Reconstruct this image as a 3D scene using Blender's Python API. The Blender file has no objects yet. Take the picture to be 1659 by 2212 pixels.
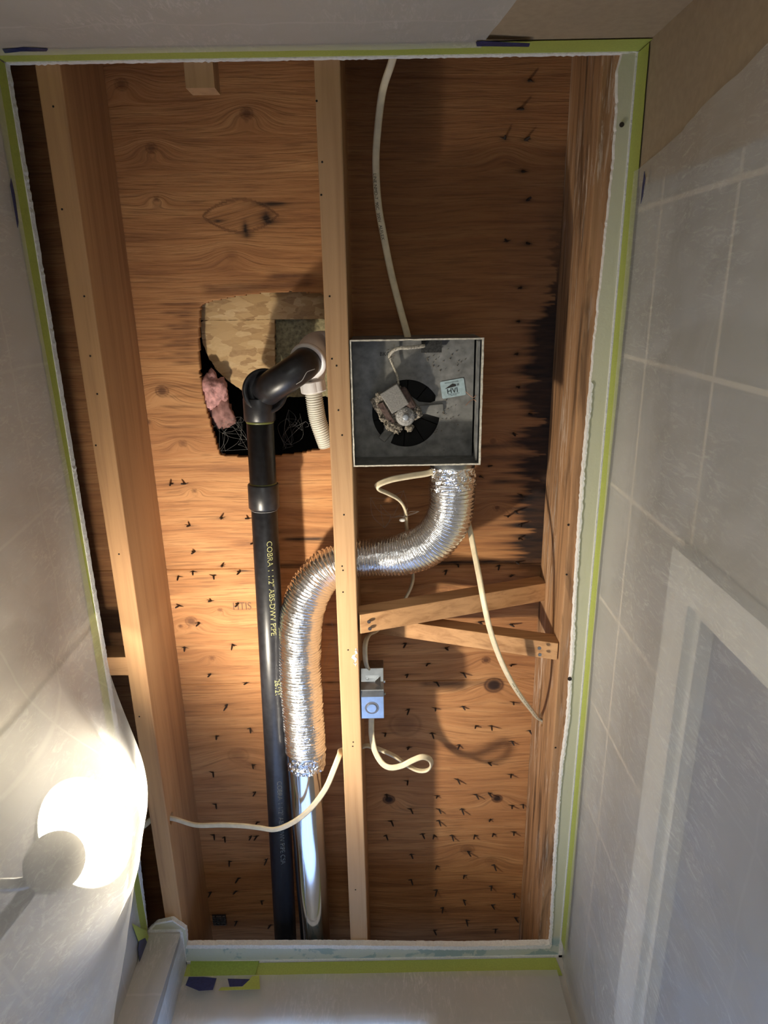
import bpy, bmesh, math, random
import numpy as np
from mathutils import Vector, Matrix, noise as mnoise
from mathutils.geometry import tessellate_polygon
random.seed(7); rng = np.random.default_rng(5)
SC = bpy.context.scene
COL = SC.collection
# ------------------------------------------------------------------ frame of the place
# room lengths are written in units of U metres (lens to underside of the joists); z = 1 is that underside
U = 1.14; HC = 1.26
CX, CY, F = 829.5, 1106.0, 1462.0
_z = np.array([820-CX, 628-CY, F]); _z /= np.linalg.norm(_z)
_y = np.array([905-CX, 5557-CY, F]); _y -= _z*_y.dot(_z); _y /= np.linalg.norm(_y)
_x = np.cross(_y, _z)
R = np.array([_x, _y, _z])
def W(x, y, z): return Vector((x*U, y*U, z*U+HC))
def PXU(u, v, z):
    d = R @ np.array([u-CX, v-CY, F]); d = d*z/d[2]; return (d[0], d[1], z)
def PX(u, v, z): return W(*PXU(u, v, z))
def PXX(u, v, x):           # point on the plane x = const (units)
    d = R @ np.array([u-CX, v-CY, F]); d = d*x/d[0]; return W(*d)
def PXY(u, v, y):
    d = R @ np.array([u-CX, v-CY, F]); d = d*y/d[1]; return W(*d)

# ------------------------------------------------------------------ camera, world, lights
cam = bpy.data.cameras.new('camera'); co = bpy.data.objects.new('camera', cam); COL.objects.link(co)
right = Vector(R @ np.array([1, 0, 0])); up = Vector(R @ np.array([0, -1, 0])); back = Vector(R @ np.array([0, 0, -1]))
m = Matrix((right, up, back)).transposed().to_4x4(); m.translation = W(0, 0, 0)
co.matrix_world = m
cam.sensor_fit = 'HORIZONTAL'; cam.sensor_width = 36; cam.lens = 36*F/1659; cam.clip_start = 0.01
SC.camera = co
SC.view_settings.view_transform = 'Standard'; SC.view_settings.look = 'None'
SC.view_settings.gamma = 1; SC.view_settings.use_curve_mapping = False
SC.view_settings.exposure = 0.28
wd = bpy.data.worlds.new('world'); SC.world = wd; wd.use_nodes = True
wd.node_tree.nodes['Background'].inputs[0].default_value = (.6, .7, 1, 1)
wd.node_tree.nodes['Background'].inputs[1].default_value = 0.01
LAMP = (-.356, .600, .645)          # work lamp mouth, units
def spot(name, loc, target, energy, color, size, blend, radius):
    l = bpy.data.lights.new(name, 'SPOT'); l.energy = energy; l.color = color
    l.spot_size = math.radians(size); l.spot_blend = blend; l.shadow_soft_size = radius
    o = bpy.data.objects.new(name, l); COL.objects.link(o); o.location = loc
    o.rotation_euler = (target-loc).to_track_quat('-Z', 'Y').to_euler(); return o
spot('work_lamp_beam', W(-.350, .606, .676), W(-.13, .56, 1.16), 58, (1, .90, .74), 128, 1.0, .018)
# unseen upward fill light added below the lens to brighten the sheeting
pl = bpy.data.lights.new('low_fill_light', 'AREA'); pl.shape = 'DISK'; pl.size = .28; pl.energy = 0.5; pl.color = (1, .93, .82)
po = bpy.data.objects.new('low_fill_light', pl); COL.objects.link(po)
po.location = W(.05, .30, -.35); po.rotation_euler = Vector((.1, .0, 1)).to_track_quat('-Z', 'Y').to_euler()

# unseen fill light added behind the camera, falling level onto the far sheets
hl = bpy.data.lights.new('rear_fill_light', 'AREA'); hl.shape = 'RECTANGLE'; hl.size = .5; hl.size_y = .7; hl.energy = 5.0; hl.color = (.97, .98, .93)
ho = bpy.data.objects.new('rear_fill_light', hl); COL.objects.link(ho); ho.location = W(-.08, -.24, -.25)
ho.rotation_euler = Vector((.22, 1, .02)).to_track_quat('-Z', 'Y').to_euler()

# ------------------------------------------------------------------ helpers
def put(o, label=None, cat=None, group=None, kind=None):
    if label: o['label'] = label
    if cat: o['category'] = cat
    if group: o['group'] = group
    if kind: o['kind'] = kind
    return o
def thing(name, label, cat, loc, group=None):
    o = bpy.data.objects.new(name, None); COL.objects.link(o); o.location = loc; o.empty_display_size = .03
    bpy.context.view_layer.update() if False else None
    return put(o, label, cat, group)
def rootloc(p):
    v = Vector((0, 0, 0))
    while p is not None: v += p.location; p = p.parent
    return v
def obj(name, bm, mat, parent=None, smooth=False, base=None):
    me = bpy.data.meshes.new(name)
    off = rootloc(parent) if parent is not None else (base or Vector((0, 0, 0)))
    if off.length: bmesh.ops.translate(bm, verts=bm.verts, vec=-off)
    bmesh.ops.recalc_face_normals(bm, faces=bm.faces)
    bm.to_mesh(me); bm.free()
    for mm in (mat if isinstance(mat, (list, tuple)) else [mat]): me.materials.append(mm)
    if smooth:
        for p in me.polygons: p.use_smooth = True
    o = bpy.data.objects.new(name, me); COL.objects.link(o)
    if parent is not None: o.parent = parent
    elif base is not None: o.location = base
    return o
def NB(): return bmesh.new()
def hexa(bm, c):            # 8 corners: bottom ring 0-3, top ring 4-7
    vs = [bm.verts.new(p) for p in c]
    for f in ((0, 3, 2, 1), (4, 5, 6, 7), (0, 1, 5, 4), (1, 2, 6, 5), (2, 3, 7, 6), (3, 0, 4, 7)):
        bm.faces.new([vs[i] for i in f])
    return vs
def boxw(bm, a, b):
    (x0, y0, z0), (x1, y1, z1) = a, b
    hexa(bm, [(x0, y0, z0), (x1, y0, z0), (x1, y1, z0), (x0, y1, z0), (x0, y0, z1), (x1, y0, z1), (x1, y1, z1), (x0, y1, z1)])
def box(bm, a, b):          # unit coordinates
    boxw(bm, W(*a), W(*b))
def obox(bm, c, ax, ay, az, sx, sy, sz):   # oriented box, full sizes
    c = Vector(c); P = []
    for k in (-.5, .5):
        for i, j in ((-.5, -.5), (.5, -.5), (.5, .5), (-.5, .5)):
            P.append(c+ax*i*sx+ay*j*sy+az*k*sz)
    hexa(bm, P)
def prism(bm, loops, z0, z1, mapf, jag=0, side_mat=None):
    """loops: outer + holes of 2D points; mapf(x, y, z) -> Vector"""
    pts = [p for l in loops for p in l]
    tris = tessellate_polygon([[Vector((p[0], p[1], 0)) for p in l] for l in loops])
    A = [bm.verts.new(mapf(p[0], p[1], z0)) for p in pts]; B = [bm.verts.new(mapf(p[0], p[1], z1)) for p in pts]
    for t in tris:
        if len(set(t)) < 3: continue
        try: bm.faces.new([A[i] for i in t]); bm.faces.new([B[i] for i in reversed(t)])
        except ValueError: pass
    k = 0
    for l in loops:
        n = len(l)
        for i in range(n):
            a, b = k+i, k+(i+1) % n
            f = bm.faces.new((A[a], A[b], B[b], B[a]))
            if side_mat is not None: f.material_index = side_mat
        k += n
def catmull(pts, step):
    P = [Vector(p) for p in pts]; P = [2*P[0]-P[1]]+P+[2*P[-1]-P[-2]]
    out = []
    for i in range(1, len(P)-2):
        a, b, c, d = P[i-1], P[i], P[i+1], P[i+2]
        n = max(2, int((c-b).length/step*1.2)+1)
        for k in range(n):
            t = k/n
            out.append(.5*((2*b)+(c-a)*t+(2*a-5*b+4*c-d)*t*t+(3*b-a-3*c+d)*t**3))
    out.append(P[-2])
    # resample evenly
    L = [0]
    for i in range(1, len(out)): L.append(L[-1]+(out[i]-out[i-1]).length)
    n = max(2, int(round(L[-1]/step))); res = []; j = 0
    for k in range(n+1):
        s = L[-1]*k/n
        while j < len(L)-2 and L[j+1] < s: j += 1
        t = (s-L[j])/max(1e-9, L[j+1]-L[j]); res.append(out[j].lerp(out[j+1], min(1, t)))
    return res
def sweep(bm, path, prof, side=None, caps=True, rad=None):
    """prof: list of 2D points (metres); rad(s, i, theta) optional multiplier added in metres"""
    n = len(path); T = []
    for i in range(n): T.append((path[min(n-1, i+1)]-path[max(0, i-1)]).normalized())
    s0 = Vector(side) if side is not None else (Vector((0, 0, 1)) if abs(T[0].z) < .9 else Vector((1, 0, 0)))
    rings = []; s = 0; N = (s0-T[0]*s0.dot(T[0])).normalized()
    for i in range(n):
        if i: s += (path[i]-path[i-1]).length
        N = (N-T[i]*N.dot(T[i])).normalized(); B = T[i].cross(N)
        ring = []
        for (a, b) in prof:
            if rad:
                l = math.hypot(a, b); k = (l+rad(s, i, math.atan2(b, a)))/l
                a, b = a*k, b*k
            ring.append(bm.verts.new(path[i]+N*a+B*b))
        rings.append(ring)
    m_ = len(prof)
    for i in range(n-1):
        for j in range(m_):
            bm.faces.new((rings[i][j], rings[i][(j+1) % m_], rings[i+1][(j+1) % m_], rings[i+1][j]))
    if caps:
        bm.faces.new(rings[0][::-1]); bm.faces.new(rings[-1])
    return rings
def circ(r, n=24, rx=None): return [(r*math.cos(2*math.pi*k/n), (rx or r)*math.sin(2*math.pi*k/n)) for k in range(n)]
def tube(bm, p0, p1, r, n=24, caps=True): sweep(bm, [Vector(p0), (Vector(p0)+Vector(p1))/2, Vector(p1)], circ(r, n), caps=caps)
def lathe(bm, o, axis, prof, n=32):        # prof: (along, radius)
    axis = Vector(axis).normalized(); a = Vector((1, 0, 0)) if abs(axis.x) < .8 else Vector((0, 1, 0))
    e1 = (a-axis*a.dot(axis)).normalized(); e2 = axis.cross(e1); rings = []
    for (h, r) in prof:
        rings.append([bm.verts.new(Vector(o)+axis*h+(e1*math.cos(2*math.pi*k/n)+e2*math.sin(2*math.pi*k/n))*max(r, 1e-5)) for k in range(n)])
    for i in range(len(prof)-1):
        for j in range(n): bm.faces.new((rings[i][j], rings[i][(j+1) % n], rings[i+1][(j+1) % n], rings[i+1][j]))
    bm.faces.new(rings[0][::-1]); bm.faces.new(rings[-1])
def text_bm(s, size, mapf):
    """flat letters mapped into the place: mapf(x, y) -> Vector"""
    cu = bpy.data.curves.new('t', 'FONT'); cu.body = s; cu.size = size; cu.resolution_u = 3
    to = bpy.data.objects.new('t', cu); COL.objects.link(to); bpy.context.view_layer.update()
    me = bpy.data.meshes.new_from_object(to.evaluated_get(bpy.context.evaluated_depsgraph_get()))
    bpy.data.objects.remove(to); bpy.data.curves.remove(cu)
    bm = NB(); bm.from_mesh(me); bpy.data.meshes.remove(me)
    for v in bm.verts: v.co = mapf(v.co.x, v.co.y)
    return bm

# ------------------------------------------------------------------ materials
def mat(name):
    m = bpy.data.materials.new(name); m.use_nodes = True; nt = m.node_tree
    return m, nt, nt.nodes['Principled BSDF'], nt.nodes, nt.links
def nd(nt, t, **k):
    n = nt.nodes.new(t)
    for a, b in k.items():
        if a.startswith('i_'):
            key = a[2:]; n.inputs[int(key) if key.isdigit() else key.replace('_', ' ')].default_value = b
        else: setattr(n, a, b)
    return n
def ramp(nt, fac, stops):
    r = nt.nodes.new('ShaderNodeValToRGB'); e = r.color_ramp.elements
    while len(e) < len(stops): e.new(.5)
    for i, (p, c) in enumerate(stops):
        e[i].position = p; e[i].color = c if len(c) == 4 else (*c, 1)
    nt.links.new(fac, r.inputs[0]); return r.outputs[0]
def mixc(nt, fac, a, b, mode='MIX'):
    n = nt.nodes.new('ShaderNodeMix'); n.data_type = 'RGBA'; n.blend_type = mode
    for sock, val in ((n.inputs[0], fac), (n.inputs[6], a), (n.inputs[7], b)):
        if isinstance(val, bpy.types.NodeSocket): nt.links.new(val, sock)
        else: sock.default_value = val if not isinstance(val, tuple) or len(val) == 4 else (*val, 1)
    return n.outputs[2]
def coords(nt, scale, kind='Position', rot=(0, 0, 0)):
    if kind == 'Position': src = nt.nodes.new('ShaderNodeNewGeometry').outputs['Position']
    else: src = nt.nodes.new('ShaderNodeTexCoord').outputs['Object']
    mp = nt.nodes.new('ShaderNodeMapping'); mp.inputs['Scale'].default_value = scale; mp.inputs['Rotation'].default_value = rot
    nt.links.new(src, mp.inputs[0]); return mp.outputs[0]
def noise(nt, vec, scale, detail=4, rough=.55, dist=0):
    n = nd(nt, 'ShaderNodeTexNoise', i_Scale=scale, i_Detail=detail, i_Roughness=rough, i_Distortion=dist)
    nt.links.new(vec, n.inputs[0]); return n.outputs['Fac']
def bump(nt, h, strength, dist=.002, normal=None):
    b = nd(nt, 'ShaderNodeBump', i_Strength=strength, i_Distance=dist); nt.links.new(h, b.inputs['Height'])
    if normal: nt.links.new(normal, b.inputs['Normal'])
    return b.outputs[0]
def plain(name, col, rough=.5, metal=0, nscale=None, namp=.12, bmp=0, spec=.5, kind='Position'):
    m, nt, p, N, L = mat(name); p.inputs['Roughness'].default_value = rough; p.inputs['Metallic'].default_value = metal
    p.inputs['Specular IOR Level'].default_value = spec
    v = coords(nt, (1, 1, 1), kind); f = noise(nt, v, nscale or 30, 5)
    lo = tuple(c*(1-namp*2) for c in col); hi = tuple(min(1, c*(1+namp)) for c in col)
    L.new(ramp(nt, f, [(.3, lo), (.7, hi)]), p.inputs['Base Color'])
    if bmp: L.new(bump(nt, f, bmp), p.inputs['Normal'])
    return m
def wood(name, light, dark, grain=(60, 2.2, 60), knots=True, stain=0, rough=.75, white=0):
    m, nt, p, N, L = mat(name); p.inputs['Roughness'].default_value = rough; p.inputs['Specular IOR Level'].default_value = .25
    v = coords(nt, grain); f = noise(nt, v, 1.0, 5, .6, .6)
    c = ramp(nt, f, [(.28, dark), (.5, tuple((a+b*2)/3 for a, b in zip(dark, light))), (.72, light)])
    v2 = coords(nt, (5, 1.1, 5)); f2 = noise(nt, v2, 1.6, 3)
    c = mixc(nt, f2, c, tuple(x*.62 for x in light), 'MULTIPLY') if False else mixc(nt, ramp(nt, f2, [(.35, (0, 0, 0)), (.75, (.45, .45, .45))]), c, dark)
    if stain:
        v3 = coords(nt, (26, 2.6, 26)); f3 = noise(nt, v3, 1.5, 4, .6, .8)
        c = mixc(nt, ramp(nt, f3, [(.5, (0, 0, 0)), (.66, (stain,)*3)]), c, (.035, .018, .010))
    if white:
        v4 = coords(nt, (75, 6, 75)); f4 = noise(nt, v4, 1.3, 6, .72, 1.2)
        v5 = coords(nt, (6, 1.8, 6)); f5 = noise(nt, v5, 1.5, 2)
        a = ramp(nt, f4, [(.52, (0, 0, 0)), (.64, (white,)*3)]); b = ramp(nt, f5, [(.45, (0, 0, 0)), (.6, (1, 1, 1))])
        c = mixc(nt, mixc(nt, 1.0, a, b, 'MULTIPLY'), c, (.62, .52, .42))
    v6 = coords(nt, (900, 900, 900)); f6 = noise(nt, v6, 1, 1)
    c = mixc(nt, ramp(nt, f6, [(.66, (0, 0, 0)), (.74, (.35, .35, .35))]), c, dark)
    L.new(c, p.inputs['Base Color']); L.new(bump(nt, f, .25, .001), p.inputs['Normal']); return m
M = {}
M['joist'] = wood('joist_wood', (.50, .315, .165), (.33, .185, .09))
M['joist_left'] = wood('left_joist_wood', (.53, .31, .145), (.34, .18, .085))
M['joist_right'] = wood('right_joist_wood', (.47, .265, .13), (.20, .10, .045), stain=.7, white=.9)
M['brace'] = wood('brace_wood', (.56, .32, .15), (.28, .14, .06), grain=(3, 70, 70))
M['nail_metal'] = plain('rusty_nail', (.035, .025, .022), .6, .3, 200)
M['hole'] = plain('hole_dark', (.012, .009, .007), .95, 0, 100)
M['zinc'] = plain('galvanised_steel', (.52, .54, .55), .30, 1, 60, .1, .02)
def ply_mat():
    m, nt, p, N, L = mat('fir_plywood'); p.inputs['Roughness'].default_value = .72; p.inputs['Specular IOR Level'].default_value = .25
    at = nd(nt, 'ShaderNodeAttribute', attribute_name='data'); sp = nd(nt, 'ShaderNodeSeparateColor'); L.new(at.outputs['Color'], sp.inputs[0])
    geo = nd(nt, 'ShaderNodeNewGeometry'); sx = nd(nt, 'ShaderNodeSeparateXYZ'); L.new(geo.outputs['Position'], sx.inputs[0])
    ad = nd(nt, 'ShaderNodeMath', operation='MULTIPLY_ADD', i_1=.16); L.new(sp.outputs[2], ad.inputs[0]); L.new(sx.outputs[1], ad.inputs[2])
    cb = nd(nt, 'ShaderNodeCombineXYZ'); L.new(sx.outputs[0], cb.inputs[0]); L.new(ad.outputs[0], cb.inputs[1])
    mp = nd(nt, 'ShaderNodeMapping'); mp.inputs['Scale'].default_value = (2.6, 46, 1); L.new(cb.outputs[0], mp.inputs[0])
    f = noise(nt, mp.outputs[0], 1.0, 6, .62, .8)
    mp2 = nd(nt, 'ShaderNodeMapping'); mp2.inputs['Scale'].default_value = (11, 250, 1); L.new(cb.outputs[0], mp2.inputs[0])
    g = noise(nt, mp2.outputs[0], 1.0, 4, .6, .5)
    c = ramp(nt, f, [(.28, (.27, .125, .052)), (.45, (.44, .205, .080)), (.60, (.53, .270, .110)), (.75, (.62, .340, .150))])
    c = mixc(nt, ramp(nt, g, [(.36, (.6, .6, .6)), (.50, (0, 0, 0))]), c, (.21, .10, .045))
    mp3 = nd(nt, 'ShaderNodeMapping'); mp3.inputs['Scale'].default_value = (2.2, 5, 1); L.new(cb.outputs[0], mp3.inputs[0])
    b = noise(nt, mp3.outputs[0], 1.3, 3, .6)
    c = mixc(nt, ramp(nt, b, [(.35, (0, 0, 0)), (.72, (.45, .45, .45))]), c, (.26, .10, .040))
    # r = black mould, g = brown stain / knots
    c = mixc(nt, sp.outputs[1], c, (.115, .048, .022))
    c = mixc(nt, sp.outputs[0], c, (.010, .008, .009))
    L.new(c, p.inputs['Base Color'])
    L.new(bump(nt, g, .9, .0016, bump(nt, f, .4, .002)), p.inputs['Normal']); return m
M['ply'] = ply_mat()
def osb_mat():
    m, nt, p, N, L = mat('osb_flakes'); p.inputs['Roughness'].default_value = .7
    v = coords(nt, (1, 1, 1)); cs = []
    for ro, sc_v in ((.5, (.55, 1.5, 1)), (-.9, (.5, 1.7, 1)), (1.4, (.6, 1.3, 1))):
        vo = nd(nt, 'ShaderNodeTexVoronoi', i_Scale=52.0, i_Randomness=1.0); vo.distance = 'CHEBYCHEV'
        mp = nd(nt, 'ShaderNodeMapping'); mp.inputs['Scale'].default_value = sc_v; mp.inputs['Rotation'].default_value = (0, 0, ro)
        L.new(v, mp.inputs[0]); L.new(mp.outputs[0], vo.inputs[0]); bw = nd(nt, 'ShaderNodeRGBToBW'); L.new(vo.outputs['Color'], bw.inputs[0]); cs.append(bw.outputs[0])
    pick = ramp(nt, cs[2], [(.50, (0, 0, 0)), (.51, (1, 1, 1))]); sel = mixc(nt, pick, cs[0], cs[1])
    gr = noise(nt, coords(nt, (60, 160, 60), rot=(0, 0, .5)), 2, 3)
    L.new(mixc(nt, gr, ramp(nt, sel, [(.2, (.28, .15, .06)), (.45, (.50, .32, .14)), (.55, (.62, .42, .21)), (.8, (.70, .52, .29))]), (.5, .33, .16)), p.inputs['Base Color'])
    L.new(bump(nt, vo.outputs['Distance'], .2, .001), p.inputs['Normal']); return m
M['osb'] = osb_mat()
M['insul_tan'] = plain('mineral_batt', (.36, .31, .17), .95, 0, 160, .25, .6)
M['insul_pink'] = plain('pink_fibreglass', (.58, .30, .28), .95, 0, 120, .2, .8)
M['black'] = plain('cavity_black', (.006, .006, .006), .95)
M['abs'] = plain('black_abs_plastic', (.016, .016, .019), .36, 0, 90, .25, .05)
M['pvc'] = plain('white_pvc', (.70, .68, .66), .35, 0, 40, .05)
M['hose'] = plain('ivory_hose', (.62, .60, .52), .45, 0, 40, .05)
M['print'] = plain('yellow_print', (.30, .29, .12), .6)
M['ink'] = plain('black_ink', (.02, .02, .02), .7)
M['ink_green'] = plain('green_ink', (.05, .13, .06), .7)
M['cable'] = plain('cream_cable_jacket', (.66, .56, .38), .42, 0, 70, .08)
M['fan'] = plain('grey_enamel_dusty', (.19, .19, .18), .55, 0, 60, .22, .15)
M['fan_rim'] = plain('worn_white_edge', (.62, .58, .48), .6, 0, 150, .2)
M['dust'] = plain('dusty_motor', (.27, .235, .185), .95, 0, 350, .5, 1.0)
M['lam'] = plain('motor_laminations', (.24, .23, .21), .7, .2, 400, .15, .2)
M['coil'] = plain('brown_coil', (.09, .055, .045), .8, 0, 200, .2, .3)
M['sticker'] = plain('pale_blue_sticker', (.36, .47, .50), .6, 0, 120, .1)
M['sticker_grey'] = plain('sticker_grey_print', (.13, .17, .18), .6)
M['copper'] = plain('copper_wire', (.42, .19, .10), .5, .3)
def metal_mat(name, col, rough, sc, st, dist, det=3):
    m, nt, p, N, L = mat(name); p.inputs['Metallic'].default_value = 1; p.inputs['Roughness'].default_value = rough
    p.inputs['Base Color'].default_value = (*col, 1)
    v = coords(nt, (1, 1, 1)); f = noise(nt, v, sc, det, .55, .5)
    L.new(bump(nt, f, st, dist), p.inputs['Normal']); return m
M['flex'] = metal_mat('aluminium_flex_foil', (.86, .86, .87), .22, 85, .5, .0028, 2)
M['foil'] = metal_mat('crumpled_foil_tape', (.86, .86, .87), .14, 95, .95, .005, 3)
M['duct'] = metal_mat('rigid_aluminium_duct', (.84, .85, .87), .13, 7, .12, .004, 1)
M['tape'] = plain('green_masking_tape', (.37, .42, .085), .6, 0, 300, .06, .1)
M['tape_dk'] = plain('green_tape_over_navy', (.27, .37, .06), .55, 0, 200, .08, .1)
M['navy'] = plain('navy_tape_label', (.022, .034, .115), .35, 0, 160, .15, .3)
M['chalk'] = plain('gypsum_core', (.80, .79, .76), .95, 0, 260, .06, .8)
M['paint_tan'] = plain('tan_wall_paint', (.34, .26, .165), .75, 0, 90, .06, .2)
def drywall_mat():
    m, nt, p, N, L = mat('ceiling_board'); p.inputs['Roughness'].default_value = .8
    v = coords(nt, (1, 1, 1)); f = noise(nt, v, 14, 5, .6, .6)
    at = nd(nt, 'ShaderNodeNewGeometry'); sx = nd(nt, 'ShaderNodeSeparateXYZ'); L.new(at.outputs['Position'], sx.inputs[0])
    # bare green board shows where the paint is scraped off, near the far end wall
    g = nd(nt, 'ShaderNodeMapRange', i_1=1.36, i_2=1.375); L.new(sx.outputs[1], g.inputs[0])
    base = mixc(nt, g.outputs[0], (.54, .53, .40), (.56, .60, .53))
    mk = mixc(nt, 1.0, ramp(nt, f, [(.50, (0, 0, 0)), (.53, (1, 1, 1))]), g.outputs[0], 'MULTIPLY')
    c = mixc(nt, mk, base, (.34, .44, .43))
    L.new(c, p.inputs['Base Color']); f2 = noise(nt, v, 120, 4); L.new(bump(nt, f2, .35, .0015), p.inputs['Normal']); return m
M['board'] = drywall_mat()
def tile_mat():
    m, nt, p, N, L = mat('wall_tile'); p.inputs['Roughness'].default_value = .35
    geo = nd(nt, 'ShaderNodeNewGeometry'); sx = nd(nt, 'ShaderNodeSeparateXYZ'); L.new(geo.outputs['Position'], sx.inputs[0])
    out = []
    for k, off in ((1, .107), (2, .035)):
        a = nd(nt, 'ShaderNodeMath', operation='ADD', i_1=off); L.new(sx.outputs[k], a.inputs[0])
        mo = nd(nt, 'ShaderNodeMath', operation='PINGPONG', i_1=.105 if k == 1 else .104); L.new(a.outputs[0], mo.inputs[0])
        lt = nd(nt, 'ShaderNodeMath', operation='LESS_THAN', i_1=.0032); L.new(mo.outputs[0], lt.inputs[0]); out.append(lt.outputs[0])
    mx = nd(nt, 'ShaderNodeMath', operation='MAXIMUM'); L.new(out[0], mx.inputs[0]); L.new(out[1], mx.inputs[1])
    v = coords(nt, (1, 1, 1)); f = noise(nt, v, 9, 5)
    c = ramp(nt, f, [(.3, (.33, .32, .29)), (.7, (.45, .435, .40))])
    L.new(mixc(nt, mx.outputs[0], c, (.66, .60, .50)), p.inputs['Base Color']); return m
M['tile'] = tile_mat()
M['wall_grey'] = plain('grey_wall', (.46, .43, .38), .6, 0, 8, .06)
M['casing'] = plain('white_casing_paint', (.70, .69, .63), .45, 0, 30, .03)
M['doorpaint'] = plain('blue_grey_door', (.19, .21, .27), .4, 0, 14, .08)
M['floor'] = plain('floor_tile', (.22, .20, .18), .6, 0, 12, .1)
def film_mat(name, tr=.42, col=(.78, .78, .735), scuff=.5, transl=.35, fold=.26):
    m, nt, p, N, L = mat(name); N.remove(p); out = N['Material Output']
    v = coords(nt, (1, 1, 1)); vs = coords(nt, (3, 3, .8))
    f = noise(nt, v, 9, 3, .5, .8); s = noise(nt, vs, 34, 8, .78, 1.3)
    patch = noise(nt, v, 5, 3)
    sc = mixc(nt, 1.0, ramp(nt, s, [(.50, (0, 0, 0)), (.66, (.9, .9, .9))]), ramp(nt, patch, [(.40, (0, 0, 0)), (.62, (1, 1, 1))]), 'MULTIPLY')
    geo = nd(nt, 'ShaderNodeNewGeometry'); sx = nd(nt, 'ShaderNodeSeparateXYZ'); L.new(geo.outputs['Position'], sx.inputs[0]); out_ = []
    wob = noise(nt, v, 5, 2)
    for k, off in ((1, .107), (2, .035)):      # packing folds pressed into the film
        a = nd(nt, 'ShaderNodeMath', operation='MULTIPLY_ADD', i_1=.014, i_2=off); L.new(wob, a.inputs[0])
        b = nd(nt, 'ShaderNodeMath', operation='ADD'); L.new(a.outputs[0], b.inputs[0]); L.new(sx.outputs[k], b.inputs[1])
        mo = nd(nt, 'ShaderNodeMath', operation='PINGPONG', i_1=.1065 if k == 1 else .114); L.new(b.outputs[0], mo.inputs[0])
        lt = nd(nt, 'ShaderNodeMapRange', i_1=.0035, i_2=.0012, i_3=0.0, i_4=fold); L.new(mo.outputs[0], lt.inputs[0]); out_.append(lt.outputs[0])
    mx = nd(nt, 'ShaderNodeMath', operation='MAXIMUM'); L.new(out_[0], mx.inputs[0]); L.new(out_[1], mx.inputs[1])
    m_x = nd(nt, 'ShaderNodeMath', operation='MAXIMUM'); L.new(mx.outputs[0], m_x.inputs[0]); L.new(sc, m_x.inputs[1]); sc = m_x.outputs[0]
    hc = mixc(nt, sc, (*col, 1), (.93, .91, .88, 1))
    nrm = bump(nt, s, .2, .002, bump(nt, f, .3, .02))
    d = nd(nt, 'ShaderNodeBsdfDiffuse'); t = nd(nt, 'ShaderNodeBsdfTranslucent'); g = nd(nt, 'ShaderNodeBsdfGlossy', i_Roughness=.28)
    for n_ in (d, t): L.new(hc, n_.inputs[0]); L.new(nrm, n_.inputs['Normal'])
    L.new(nrm, g.inputs['Normal'])
    m1 = nd(nt, 'ShaderNodeMixShader', i_0=transl); L.new(d.outputs[0], m1.inputs[1]); L.new(t.outputs[0], m1.inputs[2])
    m2 = nd(nt, 'ShaderNodeMixShader', i_0=.10); L.new(m1.outputs[0], m2.inputs[1]); L.new(g.outputs[0], m2.inputs[2])
    tp = nd(nt, 'ShaderNodeBsdfTransparent'); m3 = nd(nt, 'ShaderNodeMixShader')
    op = nd(nt, 'ShaderNodeMapRange', i_3=1-tr, i_4=min(1, 1-tr+.3*scuff)); L.new(sc, op.inputs[0]); L.new(op.outputs[0], m3.inputs[0])
    L.new(tp.outputs[0], m3.inputs[1]); L.new(m2.outputs[0], m3.inputs[2]); L.new(m3.outputs[0], out.inputs[0]); return m
M['film'] = film_mat('plastic_film')
M['film_right'] = film_mat('plastic_film_on_tile', .64, fold=.08)
M['film_left'] = film_mat('plastic_film_over_lamp', .60, (.80, .79, .75), transl=.28)
def emit(name, col, st):
    m, nt, p, N, L = mat(name); p.inputs['Emission Color'].default_value = (*col, 1); p.inputs['Emission Strength'].default_value = st
    p.inputs['Base Color'].default_value = (.8, .8, .8, 1); return m
M['bulb'] = emit('lit_bulb', (1, .88, .68), 52)
M['pane'] = emit('daylight_pane', (.30, .50, 1), 2.8)

# ------------------------------------------------------------------ the setting
XR, XL, YB, YF, ZC = .335, -.468, 1.248, -.283, .989   # walls and ceiling board underside (units)
Z0 = -HC/U
bm = NB(); box(bm, (XR, YF-.03, Z0), (XR+.03, YB+.03, ZC))
# doorway cut: rebuild as prism in the y-z plane
bm.free(); bm = NB()
DY0, DY1, DZ = .322, .96, .65
prism(bm, [[(YF-.03, Z0), (DY0, Z0), (DY0, DZ), (DY1, DZ), (DY1, Z0), (YB+.03, Z0), (YB+.03, ZC), (YF-.03, ZC)]], XR, XR+.05, lambda a, b, c: W(c, a, b))
put(obj('wall_right', bm, M['tile']), kind='structure')
bm = NB(); box(bm, (XL-.03, YF-.03, Z0), (XL, YB+.03, ZC)); put(obj('wall_left', bm, M['wall_grey']), kind='structure')
# far end wall with the window hole
WX0, WX1, WZ0, WZ1 = -.385, .07, -.15, .872
bm = NB(); prism(bm, [[(XL-.03, Z0), (XR+.05, Z0), (XR+.05, ZC), (XL-.03, ZC)], [(WX0, WZ0), (WX1, WZ0), (WX1, WZ1), (WX0, WZ1)]], YB, YB+.06, lambda a, b, c: W(a, c, b))
put(obj('wall_back', bm, M['wall_grey']), kind='structure')
bm = NB(); box(bm, (XL-.03, YF-.03, Z0), (XR+.05, YF, ZC)); put(obj('wall_front', bm, M['paint_tan']), kind='structure')
bm = NB(); box(bm, (XL-.03, YF-.03, Z0-.02), (XR+.05, YB+.06, Z0)); put(obj('floor', bm, M['floor']), kind='structure')
# right wall above the dado of tile near the front corner is plain paint
bm = NB(); box(bm, (XR-.0025, YF, .2), (XR, -.12, ZC)); put(obj('wall_right_paint', bm, M['paint_tan']), kind='structure')
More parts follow.
